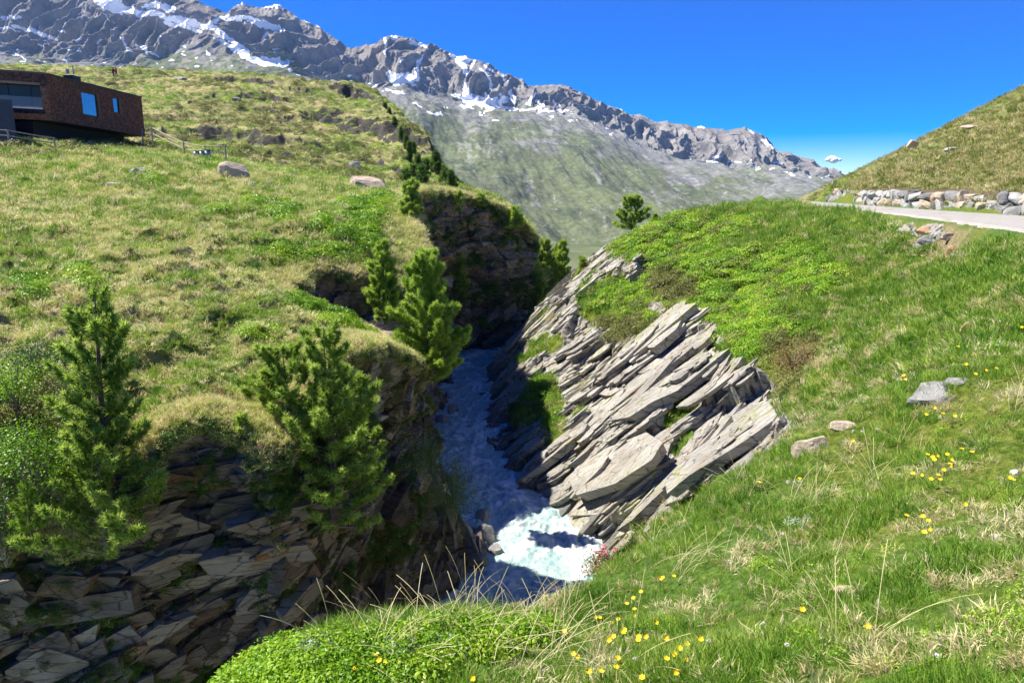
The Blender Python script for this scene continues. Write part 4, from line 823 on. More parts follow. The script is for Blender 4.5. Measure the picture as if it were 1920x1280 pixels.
a, r, g2_ = polar(None, R(-46), R(2), 62, 260, lambda r: np.clip(1.1*(62/r)**1.2, .22, 1.1), 41)
zz = look(LEFTZ, a, r, LAZ0, LAZ1, LLR0, LLR1); kp = look(LEFTK, a, r, LAZ0, LAZ1, LLR0, LLR1) > .5; ph_ = np.stack([r*np.sin(a), r*np.cos(a), zz], -1)[kp]; uh = g2_.random(len(ph_)); nh = fbm(XY(ph_[:, 0], ph_[:, 1], .06), 4, 43)
kk = (uh < .30+.5*(nh > .1)) & (nh > -.1); scatter('heath', C_brown, ph_[kk], (1.2+1.8*g2_.random(len(ph_)))[kk], 'dull low shrubs dotted over the far hill behind the house', .2, 42)
kk = (nh <= -.1) & (uh < .55); scatter('heath', C_heathf, ph_[kk], (1.1+1.6*g2_.random(len(ph_)))[kk], 'bright low shrubs dotted over the far hill behind the house', .2, 43)
kk = uh > .55; scatter('grass', C_mead, ph_[kk], (2.+2.*g2_.random(len(ph_)))[kk], 'pale tussocks on the far hill behind the house', .2, 44)
# lip of the gorge and ledges of the wall
wi = g.integers(2, NLIP+5, 16000); wj = g.integers(0, NS, 16000); q = WV[wi, wj]; k = q[:, 1] > 11; q = q[k]
k = g.random(len(q)) < np.clip(20/q[:, 1], .3, 1); q = q[k]
h = len(q)//2; scatter('dry_grass', C_straw, q[:h], .5+.03*q[:h, 1], 'dry grass hanging over the rim of the gorge', .45, 26)
scatter('grass', C_mead, q[h:], .5+.03*q[h:, 1], 'turf along the rim of the gorge', .5, 27)
veg_w = np.argwhere((rockA_w[NLIP:] < .35) & (WV[NLIP:, :, 2] > -12.6)); veg_w = veg_w[g.integers(0, len(veg_w), 9000)]; q = WV[veg_w[:, 0]+NLIP, veg_w[:, 1]]
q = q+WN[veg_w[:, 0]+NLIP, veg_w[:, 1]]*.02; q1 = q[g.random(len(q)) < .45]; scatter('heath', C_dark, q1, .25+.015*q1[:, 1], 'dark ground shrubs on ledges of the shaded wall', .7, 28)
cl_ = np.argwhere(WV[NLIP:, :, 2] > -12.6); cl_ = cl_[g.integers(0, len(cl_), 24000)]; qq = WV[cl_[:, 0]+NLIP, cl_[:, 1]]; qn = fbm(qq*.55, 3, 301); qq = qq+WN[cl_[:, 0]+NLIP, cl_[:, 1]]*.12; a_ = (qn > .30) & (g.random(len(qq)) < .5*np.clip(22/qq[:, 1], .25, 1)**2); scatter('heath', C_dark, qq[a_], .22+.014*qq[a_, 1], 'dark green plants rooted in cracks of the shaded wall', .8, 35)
b_ = (qn < -.36) & (g.random(len(qq)) < .4); scatter('heath', C_brown, qq[b_], .2+.012*qq[b_, 1], 'dull plants rooted in cracks of the shaded wall', .8, 36)
q2 = q[g.random(len(q)) < .35]; scatter('dry_grass', C_straw, q2, .4+.02*q2[:, 1], 'straw tufts on ledges of the shaded wall', .7, 29)
lap('scatter')
# ------------------------------------------------------------------ pines
def needlemat(name, a, b, c_):
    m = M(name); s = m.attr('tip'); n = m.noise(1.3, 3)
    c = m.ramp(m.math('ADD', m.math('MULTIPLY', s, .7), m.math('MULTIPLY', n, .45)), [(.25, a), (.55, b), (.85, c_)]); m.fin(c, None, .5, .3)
    t = m.n('ShaderNodeBsdfTranslucent'); m.l(c, t.inputs[0]); x = m.n('ShaderNodeMixShader'); x.inputs[0].default_value = .42
    m.l(m.b.outputs[0], x.inputs[1]); m.l(t.outputs[0], x.inputs[2]); m.l(x.outputs[0], m.out.inputs['Surface']); return m.m
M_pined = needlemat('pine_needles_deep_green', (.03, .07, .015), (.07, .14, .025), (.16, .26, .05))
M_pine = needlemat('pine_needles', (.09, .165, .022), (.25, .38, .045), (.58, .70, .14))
M_pineb = needlemat('pine_needles_bright_green', (.12, .22, .018), (.28, .44, .04), (.56, .68, .12))  # brighter, fresher green needles for some of the pines
M_bark = plain('pine_bark', (.16, .12, .09), .9, .1, .4, 20)
M_red = plain('dead_orange_needles', (.38, .13, .03), .9, .1, .3, 20)
def pine(base, h, rad, seed, label, group=None, mat=None, nl=.10, dens=1., lean=(0, 0), low=.06, bush=False, shape=.75, cat='tree', name='pine_tree', parts=True):
    g = np.random.default_rng(seed); root = empty(name, tuple(base)); tag(root, label, cat, group)
    trunk = MB(); tp = []; K = 9
    for i in range(K+1):
        t = i/K; tp.append(Vector((lean[0]*t*t+.03*h*math.sin(2.3*t*3+seed)*.3, lean[1]*t*t+.02*h*math.sin(1.7*t*3+seed*2)*.3, h*t*(.98)-.15*(i == 0))))
    r0 = max(.025, .022*h); trunk.tube(tp, [r0*(1.15-1.08*(i/K)) for i in range(K+1)], 7)
    C = []; D = []; S = []
    nw = int(max(6, h/(.20 if h < 6 else .3)*dens)); 
    for wi_ in range(nw):
        t = low+(0.985-low)*(wi_+g.uniform(-.3, .3))/nw; t = min(max(t, .02), .985); z = h*t; f = t*K; i = min(int(f), K-1); c0 = tp[i].lerp(tp[i+1], f-i)
        prof = rad*((1-t)**shape)*(min(1, .55+t*3) if not bush else 1)+.05*h*.4; nb = int(g.integers(4, 7)) if t < .9 else 3
        a0 = g.uniform(0, 6.28); wv_ = g.uniform(.8, 1.2)
        for b in range(nb):
            if g.random() < .10: continue
            a = a0+6.283*b/nb+g.normal(0, .25); L = prof*g.uniform(.45, 1.25)*wv_; up = -.02+.85*t+g.normal(0, .16)
            d = Vector((math.cos(a), math.sin(a), up)).normalized(); pts = [c0]; p = c0.copy(); ns = 4
            for q in range(ns):
                p = p+d*(L/ns); d = (d+Vector((g.normal(0, .08), g.normal(0, .08), .16+.08*g.random()))).normalized(); pts.append(p.copy())
            rr_ = max(.006, r0*.32*(1-t)); trunk.tube(pts, [rr_, rr_*.8, rr_*.6, rr_*.45, rr_*.25], 4)
            nt_ = max(3, int(L/(.085 if h > .8 else .05)*dens*1.25))
            for q in range(nt_):
                s = .22+.78*math.sqrt(g.random()); fi = s*ns; ii = min(int(fi), ns-1); c = pts[ii].lerp(pts[ii+1], fi-ii)
                side = Vector((-d.y, d.x, 0))*g.uniform(-1, 1)+Vector((0, 0, g.uniform(-.15, .45))); off = side*(1-s*.55)*.28*L
                C.append(c+off); D.append((d*.7+side*.9+Vector((g.normal(0, .25), g.normal(0, .25), .28))).normalized()); S.append(s*(.6+.4*g.random()))
            C.append(pts[-1]); D.append(d); S.append(1.)
    C.append(tp[-1]); D.append(Vector((0, 0, 1))); S.append(1.)
    C = np.array(C); D = np.array(D); S = np.array(S); n = len(C); nn_ = 30 if h*rad/pxm(Vector(base))**2 > 2500 else 18
    per = g.normal(0, 1, (n, nn_, 3)); ax = D[:, None]*g.uniform(.35, 1.25, (n, nn_, 1)); dr = ax+per*.62; dr /= np.linalg.norm(dr, axis=2)[..., None]
    ln = nl*g.uniform(.7, 1.2, (n, nn_, 1)); st = C[:, None]+D[:, None]*g.uniform(-.5, .5, (n, nn_, 1))*nl*.8; wv = np.cross(dr, g.normal(0, 1, (n, nn_, 3))); wv /= np.linalg.norm(wv, axis=2)[..., None]
    wd = nl*.10; V = np.stack([st-wv*wd, st+wv*wd, st+dr*ln], 2).reshape(-1, 3); F = np.arange(len(V)).reshape(-1, 3)
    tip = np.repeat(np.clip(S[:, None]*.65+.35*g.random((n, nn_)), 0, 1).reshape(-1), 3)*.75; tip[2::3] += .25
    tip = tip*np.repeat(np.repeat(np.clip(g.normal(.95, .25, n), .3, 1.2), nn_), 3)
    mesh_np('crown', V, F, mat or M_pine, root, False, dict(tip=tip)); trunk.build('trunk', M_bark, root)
    return root
def at_px(px, py, Y): return Vector(P(px, py, Y))
def pine_px(px, py, top, wpx, Y, seed, label, **kw):
    b = at_px(px, py, Y); s = pxm(b); return pine(b, (py-top)*s, wpx*s/2, seed, label, **kw)
pine_px(226, 1010, 536, 215, 13.3, 1, 'tall open pine on the cliff edge at the left, its bare trunk showing through', nl=.15, dens=.95, shape=.5, low=.16)
pine_px(200, 1030, 800, 240, 12.7, 2, 'bushy spreading pine wrapped round the foot of the tall open pine', nl=.12, dens=1.25, shape=.4, bush=True, low=.02)
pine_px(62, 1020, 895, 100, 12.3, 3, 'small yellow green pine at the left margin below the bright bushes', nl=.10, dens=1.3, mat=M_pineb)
pine_px(545, 860, 648, 215, 15.3, 4, 'broad dense pine on the cliff edge just left of the hanging dark pine', nl=.13, dens=1.3, shape=.5, bush=True, low=.03)
pine_px(505, 880, 700, 150, 15.5, 14, 'leftmost stem of the broad pine clump on the cliff edge', nl=.13, dens=1.2, shape=.45, bush=True, low=.03)
pine_px(664, 905, 690, 130, 16.2, 15, 'right hand stem of the pine clump leaning over the wall', nl=.13, dens=1.2, shape=.45, bush=True, low=.03)
pine_px(628, 985, 608, 200, 15.0, 5, 'dark pine hanging down the shaded gorge wall with a thin spire on top', nl=.13, dens=1.25, shape=.38, low=.02, bush=True)
pine_px(456, 838, 772, 60, 14.2, 6, 'knee high bright pine seedling on the grassy ledge over the wall', nl=.10, dens=1.4, mat=M_pineb)
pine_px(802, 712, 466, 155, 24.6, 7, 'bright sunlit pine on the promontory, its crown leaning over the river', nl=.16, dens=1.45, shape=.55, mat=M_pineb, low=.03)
pine_px(722, 600, 450, 72, 29.3, 8, 'slim pine growing in the dark gully left of the sunlit promontory pine', nl=.17, dens=1.3, shape=.5, mat=M_pineb, low=.03)
pine_px(692, 690, 640, 44, 20.2, 9, 'tiny pine at the rim between the hanging dark pine and the promontory', nl=.12, dens=1.3, mat=M_pineb)
pine_px(772, 452, 345, 66, 44.5, 10, 'loose pale pine at the left corner of the far rock wall', nl=.22, dens=1.2, shape=.4, bush=True)
for k, (a, b, c, w, Y, lb) in enumerate([(860, 392, 360, 26, 58, 'small pine on top of the far rock wall, left of the pair of rim bushes'), (900, 382, 366, 20, 60.5, 'low pine bush on the middle of the far wall rim'), (965, 424, 388, 34, 61.5, 'round pine bush overhanging the right end of the far wall rim'),
    (988, 520, 412, 36, 65, 'slender dark pine standing against the right end of the far wall'), (1004, 610, 470, 34, 67, 'narrow dark pine clinging low to the shaded far wall'), (1022, 500, 450, 44, 70, 'round topped dark pine in the gap beyond the far wall'), (1044, 500, 458, 24, 72, 'smaller dark pine touching the round topped one in the gap'),
    (1054, 528, 450, 36, 63.5, 'pointed green pine at the top left corner of the pale slabs'), (1090, 580, 482, 40, 53, 'thin upright pine on the upper edge of the pale slabs'), (1103, 628, 570, 24, 47.5, 'little pine low on the slabs beneath the thin upright pine'),
    (1184, 428, 370, 62, 57, 'lone rounded dark pine on the skyline left of the green hump'), (1228, 420, 404, 16, 60, 'first small bush pine right of the lone rounded pine'), (1252, 416, 403, 14, 60, 'second tiny bush pine right of the lone rounded pine'), (862, 560, 470, 40, 60.5, 'dim pine on a ledge halfway up the shaded far wall')]):
    pine_px(a, b, c, w, Y, 20+k, lb, nl=.24, dens=1.05, shape=.5, bush=w > 30, mat=M_pineb if k in (2, 7, 9) else M_pine, low=.03)
far = [(790, 350, 308, 24, 92), (776, 338, 306, 18, 94), (806, 362, 326, 20, 86), (818, 368, 318, 24, 84), (828, 372, 336, 18, 80), (800, 330, 296, 14, 104), (818, 322, 282, 18, 108), (834, 345, 310, 16, 98), (846, 356, 318, 16, 94), (856, 366, 330, 14, 90), (866, 372, 338, 14, 86), (841, 374, 345, 16, 80), (768, 300, 262, 12, 125), (784, 318, 286, 12, 116), (752, 258, 232, 9, 142), (762, 278, 250, 9, 135), (740, 232, 212, 8, 150), (730, 212, 196, 7, 158), (874, 382, 346, 12, 84), (790, 364, 330, 20, 84), (762, 345, 316, 18, 88), (850, 384, 356, 14, 76), (722, 200, 186, 8, 165), (776, 290, 264, 9, 130)]
ORD = ['first', 'second', 'third', 'fourth', 'fifth', 'sixth', 'seventh', 'eighth', 'ninth', 'tenth', 'eleventh', 'twelfth', 'thirteenth', 'fourteenth', 'fifteenth', 'sixteenth', 'seventeenth', 'eighteenth', 'nineteenth', 'twentieth', 'twenty first', 'twenty second', 'twenty third', 'twenty fourth']
far = [(q[0], q[1], q[2]+(4 if q[2] < 250 else 0), q[3]*(.6 if q[2] < 270 else 1.15), q[4]) for q in far]; far.sort(key=lambda q: q[2])
for k, (a, b, c, w, Y) in enumerate(far):
    h = hit(a, b+3, 'L'); q = h if h and h.y > 60 else at_px(a, b, Y); s = pxm(q)
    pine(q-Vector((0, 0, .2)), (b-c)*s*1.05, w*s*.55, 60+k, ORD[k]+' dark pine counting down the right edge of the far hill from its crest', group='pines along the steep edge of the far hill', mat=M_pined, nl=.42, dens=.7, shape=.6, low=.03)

# ------------------------------------------------------------------ bushes
M_pink = plain('pink_alpenrose_petals', (.62, .10, .16), .6, .3, .2); M_rust = leafmat('rusty_leaves', (.12, .10, .02), (.22, .16, .05), (.34, .22, .08), .3, .5, 2.)
M_twig = plain('bare_twig', (.30, .26, .21), .9, .1)
def bush(px, py, wpx, hpx, Y, seed, label, mat, flowers=0, ls=.028, n=1500):
    b = at_px(px, py, Y); s = pxm(b); rw, hh = wpx*s/2, hpx*s; g = np.random.default_rng(seed); root = empty('shrub', tuple(b)); tag(root, label, 'shrub')
    V = []; F = []; tops = []
    hh *= 1.5; n = int(n*1.7)
    for k in range(max(5, int(n/130))):
        a = g.uniform(0, 6.283); r = math.sqrt(g.random())*.8; c = np.array((r*rw*math.cos(a), r*rw*.8*math.sin(a), hh*g.uniform(.05, .35)*(1.2-r)-.1)); v, f = leaves(130, rw*.42, hh*.62, ls, seed*50+k)
        V_ = np.array(v)+c; n0 = len(V); V += V_.tolist(); F += [tuple(i+n0 for i in q) for q in f]; tops.append(c+(0, 0, hh*.6))
    mesh_np('foliage', V, F, mat, root, False)
    st = MB()
    for t in tops: st.tube([(0, 0, -.15), tuple(t*.5), tuple(t*.92)], [.015, .01, .004], 4)
    st.build('stems', M_twig, root)
    for k in range(flowers):
        t = tops[k % len(tops)]; v, f = leaves(9, .03, .025, .018, seed*70+k); a = g.uniform(0, 6.28)
        mesh_np('blossom', np.array(v)+t+np.array((g.normal(0, rw*.25), -rw*.25+g.normal(0, rw*.2), .03)), f, M_pink, root, False)
    return root
bush(70, 705, 190, 60, 14.8, 1, 'dull green alpenrose shrub with pink blossoms, uppermost at the left margin', M_dark, 7)
bush(30, 760, 190, 80, 13.9, 2, 'bright yellow green shrub left of the tall open pine', M_heath, 0, n=2200)
bush(110, 775, 130, 66, 14.0, 3, 'dull olive shrub touching the trunk side of the bright left shrub', M_brown, 0)
bush(30, 830, 110, 66, 13.6, 4, 'rusty tinged alpenrose shrub at the left margin with a few blossoms', M_rust, 4)
bush(60, 900, 220, 110, 12.8, 5, 'big bright yellow green shrub at the left margin below the rusty one', M_heath, 0, n=2600)
bush(10, 1050, 110, 130, 12.8, 6, 'dark green shrub at the lower left margin on the cliff', M_dark, 0)
bush(405, 790, 110, 60, 15.2, 7, 'small leaved alpenrose shrub in the hollow over the grassy ledge', M_rust, 3)
bush(505, 860, 70, 50, 14.3, 8, 'loose reddish shrub at the right end of the grassy ledge', M_rust, 4, n=900)
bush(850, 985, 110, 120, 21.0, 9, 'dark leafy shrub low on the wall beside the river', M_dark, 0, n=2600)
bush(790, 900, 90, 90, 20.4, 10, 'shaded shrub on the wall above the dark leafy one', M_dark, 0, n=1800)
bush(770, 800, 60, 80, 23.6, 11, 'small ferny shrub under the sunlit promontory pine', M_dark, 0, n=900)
bush(1130, 1085, 90, 60, 8.4, 12, 'pink flowered alpenrose shrub where the near bank meets the river', M_rust, 8, .016, n=1600)
bush(1490, 700, 90, 60, 24.5, 13, 'reddish brown shrub at the top right corner of the pale slabs', M_rust, 3, n=1600)
bush(1400, 470, 40, 18, 42, 14, 'low dark green shrub near the crest of the green hump', M_dark, 0, .05, n=700)
lap('plants')

# ------------------------------------------------------------------ stones
def rock_mesh(sx, sy, sz, seed, sub=3, ex=.75):
    g = np.random.default_rng(seed); v = []; 
    import bmesh
    bm = bmesh.new(); bmesh.ops.create_icosphere(bm, subdivisions=sub, radius=1.); V = np.array([x.co[:] for x in bm.verts]); F = [tuple(q.index for q in f.verts) for f in bm.faces]; bm.free()
    V = np.sign(V)*np.abs(V)**ex
    for k in range(11):
        n = g.normal(0, 1, 3); n[2] *= .6; n /= np.linalg.norm(n); c = g.uniform(.55, .88); d = V@n; V = V-np.maximum(d-c, 0)[:, None]*n
    V = V*(1+.06*fbm(V*2+seed, 3, 4)[:, None]); V = V*np.array((sx, sy, sz)); return V, F
def stonemat(name, a, b, lich=.4):
    m = M(name); n = m.noise(2.2, 7, None, .65); n2 = m.noise(16, 6, None, .65); c = m.mix(m.rng(n, .3, .7), a, b); c = m.mix(m.math('MULTIPLY', m.rng(n2, .55, .65), lich), c, (.50, .50, .42)); c = m.mix(m.math('MULTIPLY', m.rng(m.noise(5, 4), .62, .72), .5), c, (.09, .085, .08))
    return m.fin(c, m.bump(n2, .6, .03, m.bump(n, .5, .1)), .9, .2)
M_st = [stonemat('grey_stone', (.20, .20, .19), (.42, .41, .38)), stonemat('warm_stone', (.30, .23, .16), (.52, .43, .32)), stonemat('rust_stone', (.30, .14, .07), (.52, .34, .20)), stonemat('pale_stone', (.30, .29, .26), (.48, .46, .41)), stonemat('dark_stone', (.12, .12, .12), (.28, .27, .25))]
def stone(px, py, wpx, hpx, label, mi=0, seed=1, cat='rock', name='boulder', tilt=0., group=None, deep=.7, which='LR', far=0., sink=.5, ex=.6):
    h = hit(px, py, which, far) or at_px(px, py, 50); s = pxm(h); sx, sz = wpx*s/2, hpx*s/2
    V, F = rock_mesh(sx, max(sx*deep, .02), sz*1.35, seed, 4 if wpx > 30 else 3, ex)
    o = mesh_np(name, V, F, M_st[mi], None, False); o.location = h+Vector((0, sx*.3, sz*sink)); o.rotation_euler = (0, tilt, 0); tag(o, label, cat, group)
    try: o.data.polygons.foreach_set('use_smooth', np.zeros(len(F), bool))
    except Exception: pass
    return o
stone(440, 336, 62, 36, 'largest boulder on the left meadow, pale and split, right of the fence', 1, 3, deep=.8)
stone(252, 326, 54, 14, 'flat grey boulder in the grass below the shingled house', 3, 4); stone(205, 355, 46, 14, 'grey boulder half sunk in turf, left of and below the flat one', 0, 5)
stone(268, 288, 24, 10, 'pale boulder in the shadow at the corner of the house', 3, 6); stone(325, 297, 14, 8, 'small tan boulder left of the metal barrels', 1, 7); stone(343, 301, 12, 7, 'small white stone just left of the metal barrels', 3, 8)
stone(395, 312, 22, 8, 'tan slab of rock under the fence and above the largest boulder', 1, 9); stone(382, 327, 20, 8, 'small dark boulder left of the largest boulder', 0, 10)
stone(470, 350, 24, 10, 'low pale boulder at the right foot of the largest boulder', 3, 11); stone(505, 349, 16, 9, 'small grey boulder right of the largest boulder', 0, 12); stone(495, 357, 20, 7, 'low dark boulder in front of the small grey one', 4, 13)
stone(550, 337, 26, 10, 'greenish boulder at the foot of the far hill', 0, 14); stone(665, 318, 30, 16, 'whitish boulder on the far hill above the smooth bedrock', 3, 15)
stone(690, 352, 96, 24, 'long smooth hump of pale bedrock near the top of the far wall', 1, 16, deep=.8); stone(712, 354, 34, 16, 'dark cracked end block of the smooth bedrock hump', 0, 17)
stone(338, 148, 30, 6, 'flat outcrop on the crest of the far hill', 0, 18); stone(440, 188, 20, 6, 'low dark stone on the open side of the far hill', 4, 19); stone(512, 212, 12, 6, 'small stone below the long outcrop of the far hill', 0, 20)
stone(1790, 284, 34, 8, 'white flat stone in the middle of the right hill', 3, 30); stone(1712, 272, 26, 11, 'tan stone near the left edge of the right hill', 1, 31); stone(1825, 240, 36, 7, 'long thin stone high on the right hill', 1, 32); stone(1565, 345, 11, 7, 'small pale stone at the low left end of the right hill', 3, 33)
stone(1700, 440, 32, 13, 'pale grey stone left of the orange slab below the road', 3, 34); stone(1738, 436, 46, 14, 'orange slab on top of the stone heap below the road', 2, 35); stone(1745, 454, 50, 14, 'dark layered stone under the orange slab', 4, 36); stone(1780, 450, 30, 14, 'tan stone at the right end of the heap below the road', 1, 37); stone(1725, 463, 24, 8, 'small white stone at the foot of the heap below the road', 3, 38); stone(1782, 474, 18, 16, 'small orange stone below the heap at its right', 2, 39)
stone(1770, 745, 120, 44, 'large grey rock with a flat top breaking out of the near bank', 4, 40, deep=.9, tilt=-.12, sink=-.5); stone(1800, 722, 60, 16, 'thin grey plate lying on the large rock of the near bank', 4, 41, deep=.6, sink=.0)
stone(1527, 845, 70, 42, 'pale rock poking from the grass where bank and slabs meet', 1, 42, deep=.8, tilt=-.45, sink=-.3); stone(1580, 805, 60, 18, 'reddish low rock in straw between the two bank rocks', 1, 43, deep=.6, sink=0.)
stone(1815, 625, 36, 22, 'small pinkish rock high on the near bank', 2, 44); stone(1498, 597, 12, 10, 'single white stone in the middle of the green slope', 3, 45)
for k, (a, b, c, d, lb) in enumerate([(1752, 1082, 16, 16, 'little standing white stone at the lower right'), (1650, 1132, 14, 12, 'round white pebble left of and below the standing white stone'), (1600, 1115, 60, 50, 'bare grey rock plate flush with the turf at the lower right'), (1490, 1140, 14, 10, 'white pebble beside a yellow flower at the lower right'), (1430, 1176, 16, 14, 'grey pebble left of the pebble beside the flower'), (1755, 1228, 14, 9, 'white pebble at the bottom edge on the right'), (1600, 812, 10, 8, 'white pebble on the grass below the reddish low rock'), (1870, 1010, 20, 10, 'grey pebble near the right margin'), (1815, 1020, 20, 9, 'flat grey pebble left of the one near the right margin'), (1905, 890, 18, 12, 'light pebble against the right margin'), (1332, 1222, 12, 8, 'pale pebble in the grass at the bottom centre right'), (1480, 905, 10, 7, 'white pebble above the stretched dry stalks')]):
    stone(a, b, c, d*(.4 if k == 2 else 1), lb, 3 if k != 2 else 1, 80+k, 'stone', 'pebble', deep=.8, which='R', sink=-.7 if k == 2 else .2)
# boulders along the river
rb = [(905, 1010, 60, 50, 21.5), (890, 1060, 70, 60, 20.5), (930, 1035, 40, 34, 27), (905, 975, 46, 34, 25.), (850, 770, 30, 26, 42), (830, 790, 34, 24, 40), (842, 745, 24, 20, 45), (812, 815, 26, 20, 38.5), (880, 1000, 46, 40, 23)]
rb.sort(key=lambda q: -q[1])
for k, (a, b, c, d, Y) in enumerate(rb):
    q = Vector(PZ(a, b, RZ)); s = pxm(q); V, F = rock_mesh(c*s/2, c*s*.4, d*s*.55, 200+k, 3); o = mesh_np('boulder', V, F, M_st[4], None, False); o.location = q; o.rotation_euler = (0, .3, k)
    tag(o, ORD[k]+' wet dark boulder along the left water edge, counting upstream from the near end', 'rock', 'dark boulders along the left water edge')
for k, (a, b, c, d, lb) in enumerate([(884, 803, 26, 9, 'black rock awash in the middle of the river'), (855, 893, 22, 8, 'small dark rock awash near the left bank'), (905, 740, 14, 8, 'tiny dark rock awash off the shaded slab')]):
    q = Vector(PZ(a, b, RZ)); s = pxm(q); V, F = rock_mesh(c*s/2, c*s*.4, d*s*.7, 220+k, 3); o = mesh_np('boulder', V, F, M_st[4], None, False); o.location = q; tag(o, lb, 'rock')

# ------------------------------------------------------------------ dry stone retaining wall by the road
wall = empty('stone_wall', tuple(ROADR[6]+(1, 0, 0))); tag(wall, 'rough dry stone retaining wall along the foot of the right hill', 'wall'); wo_ = wall.location.copy()
wc, _ = catmull(ROADR[2:8]+np.array((.9, 0, 0)), 400); wl_ = np.r_[0, np.cumsum(np.linalg.norm(np.diff(wc, axis=0), axis=1))]
g = np.random.default_rng(5); a = 1.0; cnt = 0
back = MB()
while a < wl_[-1]-1 and cnt < 98:
    yy = np.interp(a, wl_, wc[:, 1]); 
    lenb = g.uniform(.7, 1.45) if yy < 45 else g.uniform(.7, 1.1)
    for row in (0, 1):
        aa = a+lenb/2+row*.35; c = np.array([np.interp(aa, wl_, wc[:, k]) for k in range(3)]); hgt = g.uniform(.42, .62) if row == 0 else g.uniform(.34, .6)
        if row == 1 and g.random() < .06: continue
        V, F = rock_mesh(lenb*.62*g.uniform(.85, 1.15), .36, hgt*.70, 300+cnt, 3, .42); ry = g.normal(0, .18); ca, sa = math.cos(ry), math.sin(ry)
        V = V@np.array([[ca, 0, -sa], [0, 1, 0], [sa, 0, ca]]); t = np.array([np.interp(aa+.2, wl_, wc[:, k])-np.interp(aa-.2, wl_, wc[:, k]) for k in range(2)]); th = math.atan2(t[1], t[0]); ca, sa = math.cos(th), math.sin(th)
        V = V@np.array([[ca, sa, 0], [-sa, ca, 0], [0, 0, 1]]); V = V+c+np.array((.10*row+g.normal(0, .05), 0, .18+row*.50))-np.array(wo_)
        mesh_np('stone', V, F, M_st[int(g.choice([0, 1, 0, 4, 0, 1, 4, 0, 1, 4, 0, 2], 1)[0])], wall, False); cnt += 1
    a += lenb*.86
for dx, z0, z1 in ((1.15, -1.6, -.25),):
    V = []; 
    for q in wc[::8]: V += [(q[0]+.30, q[1], z0), (q[0]+.35, q[1], q[2]+.95), (q[0]+2.2, q[1], q[2]+1.15)]
    n_ = len(wc[::8]); F = [f for i in range(n_-1) for f in ((3*i, 3*i+1, 3*i+4, 3*i+3), (3*i+1, 3*i+2, 3*i+5, 3*i+4))]
    mesh_np('earth_fill', np.array(V)-np.array(wo_), F, plain('dark_soil', (.10, .08, .05), .95, .05, .4, 5), wall, True)
lap('stones')
# ------------------------------------------------------------------ house
m = M('wood_shingles'); tc = m.n('ShaderNodeTexCoord'); uv = m.n('ShaderNodeMapping'); m.l(tc.outputs['Generated'], uv.inputs[0])
br = m.n('ShaderNodeTexBrick'); br.offset = .5; br.inputs['Scale'].default_value = 1.; br.inputs['Mortar Size'].default_value = .012; br.inputs['Brick Width'].default_value = .16; br.inputs['Row Height'].default_value = .17; br.inputs['Bias'].default_value = 0
br.inputs['Color1'].default_value = (.12, .046, .028, 1); br.inputs['Color2'].default_value = (.30, .135, .08, 1); br.inputs['Mortar'].default_value = (.02, .01, .008, 1)
sx = m.n('ShaderNodeSeparateXYZ'); m.l(tc.outputs['Object'], sx.inputs[0]); cx = m.n('ShaderNodeCombineXYZ'); m.l(m.math('ADD', sx.outputs[0], sx.outputs[1]), cx.inputs[0]); m.l(sx.outputs[2], cx.inputs[1]); m.l(cx.outputs[0], br.inputs['Vector'])
c = m.mix(m.math('MULTIPLY', m.rng(m.noise(1.2, 4), .4, .65), .35), br.outputs['Color'], (.06, .035, .03))
M_shin = m.fin(c, m.bump(br.outputs['Fac'], .6, -.03), .85, .15)
M_conc = plain('dark_grey_render', (.085, .085, .095), .8, .2, .12, 3); M_frame = plain('black_window_frame', (.015, .013, .012), .5, .4); M_larch = plain('larch_boards', (.42, .24, .10), .7, .2, .15, 4); M_roof = plain('dark_roof_edge', (.06, .055, .05), .7, .2)
m = M('window_glass'); m.fin((.02, .03, .04), None, .02, 1.); m.b.inputs['Metallic'].default_value = 0; m.b.inputs['IOR'].default_value = 2.6; M_glass = m.m
m = M('dim_window_glass'); m.fin((.05, .05, .02), None, .12, .12); M_glass2 = m.m
m = M('clear_balustrade'); m.fin((.7, .8, .78), None, .05, .5); m.b.inputs['Alpha'].default_value = .15; M_bal = m.m
M_board = plain('brown_reveal_board', (.17, .085, .045), .7, .2); M_deck = plain('pale_deck', (.72, .72, .70), .6, .2); M_wood = plain('weathered_fence_wood', (.34, .31, .27), .85, .15, .3, 12); M_zinc = plain('galvanised_metal', (.30, .31, .32), .35, .5, .1, 6); M_zinc.node_tree.nodes['Principled BSDF'].inputs['Metallic'].default_value = .15
A0 = P(86, 139, 62); zt, zb = A0[2], P(92, 226, 62)[2]; ax, ay = A0[0], A0[1]
house = empty('mountain_house', (ax, ay, 0)); tag(house, 'long box shaped house clad in brown wood shingles at the left edge of the meadow', 'house')
fd = Vector((-1, .38, 0)).normalized()          # along the glazed front, away from the corner
Bx, By = P(265, 183, 79)[:2]; sd_ = Vector((Bx-ax, By-ay, 0)); LS = sd_.length; sd_.normalize(); zt2 = P(265, 183, ay+LS*sd_.y)[2]; zb2 = P(267, 256, ay+LS*sd_.y)[2]
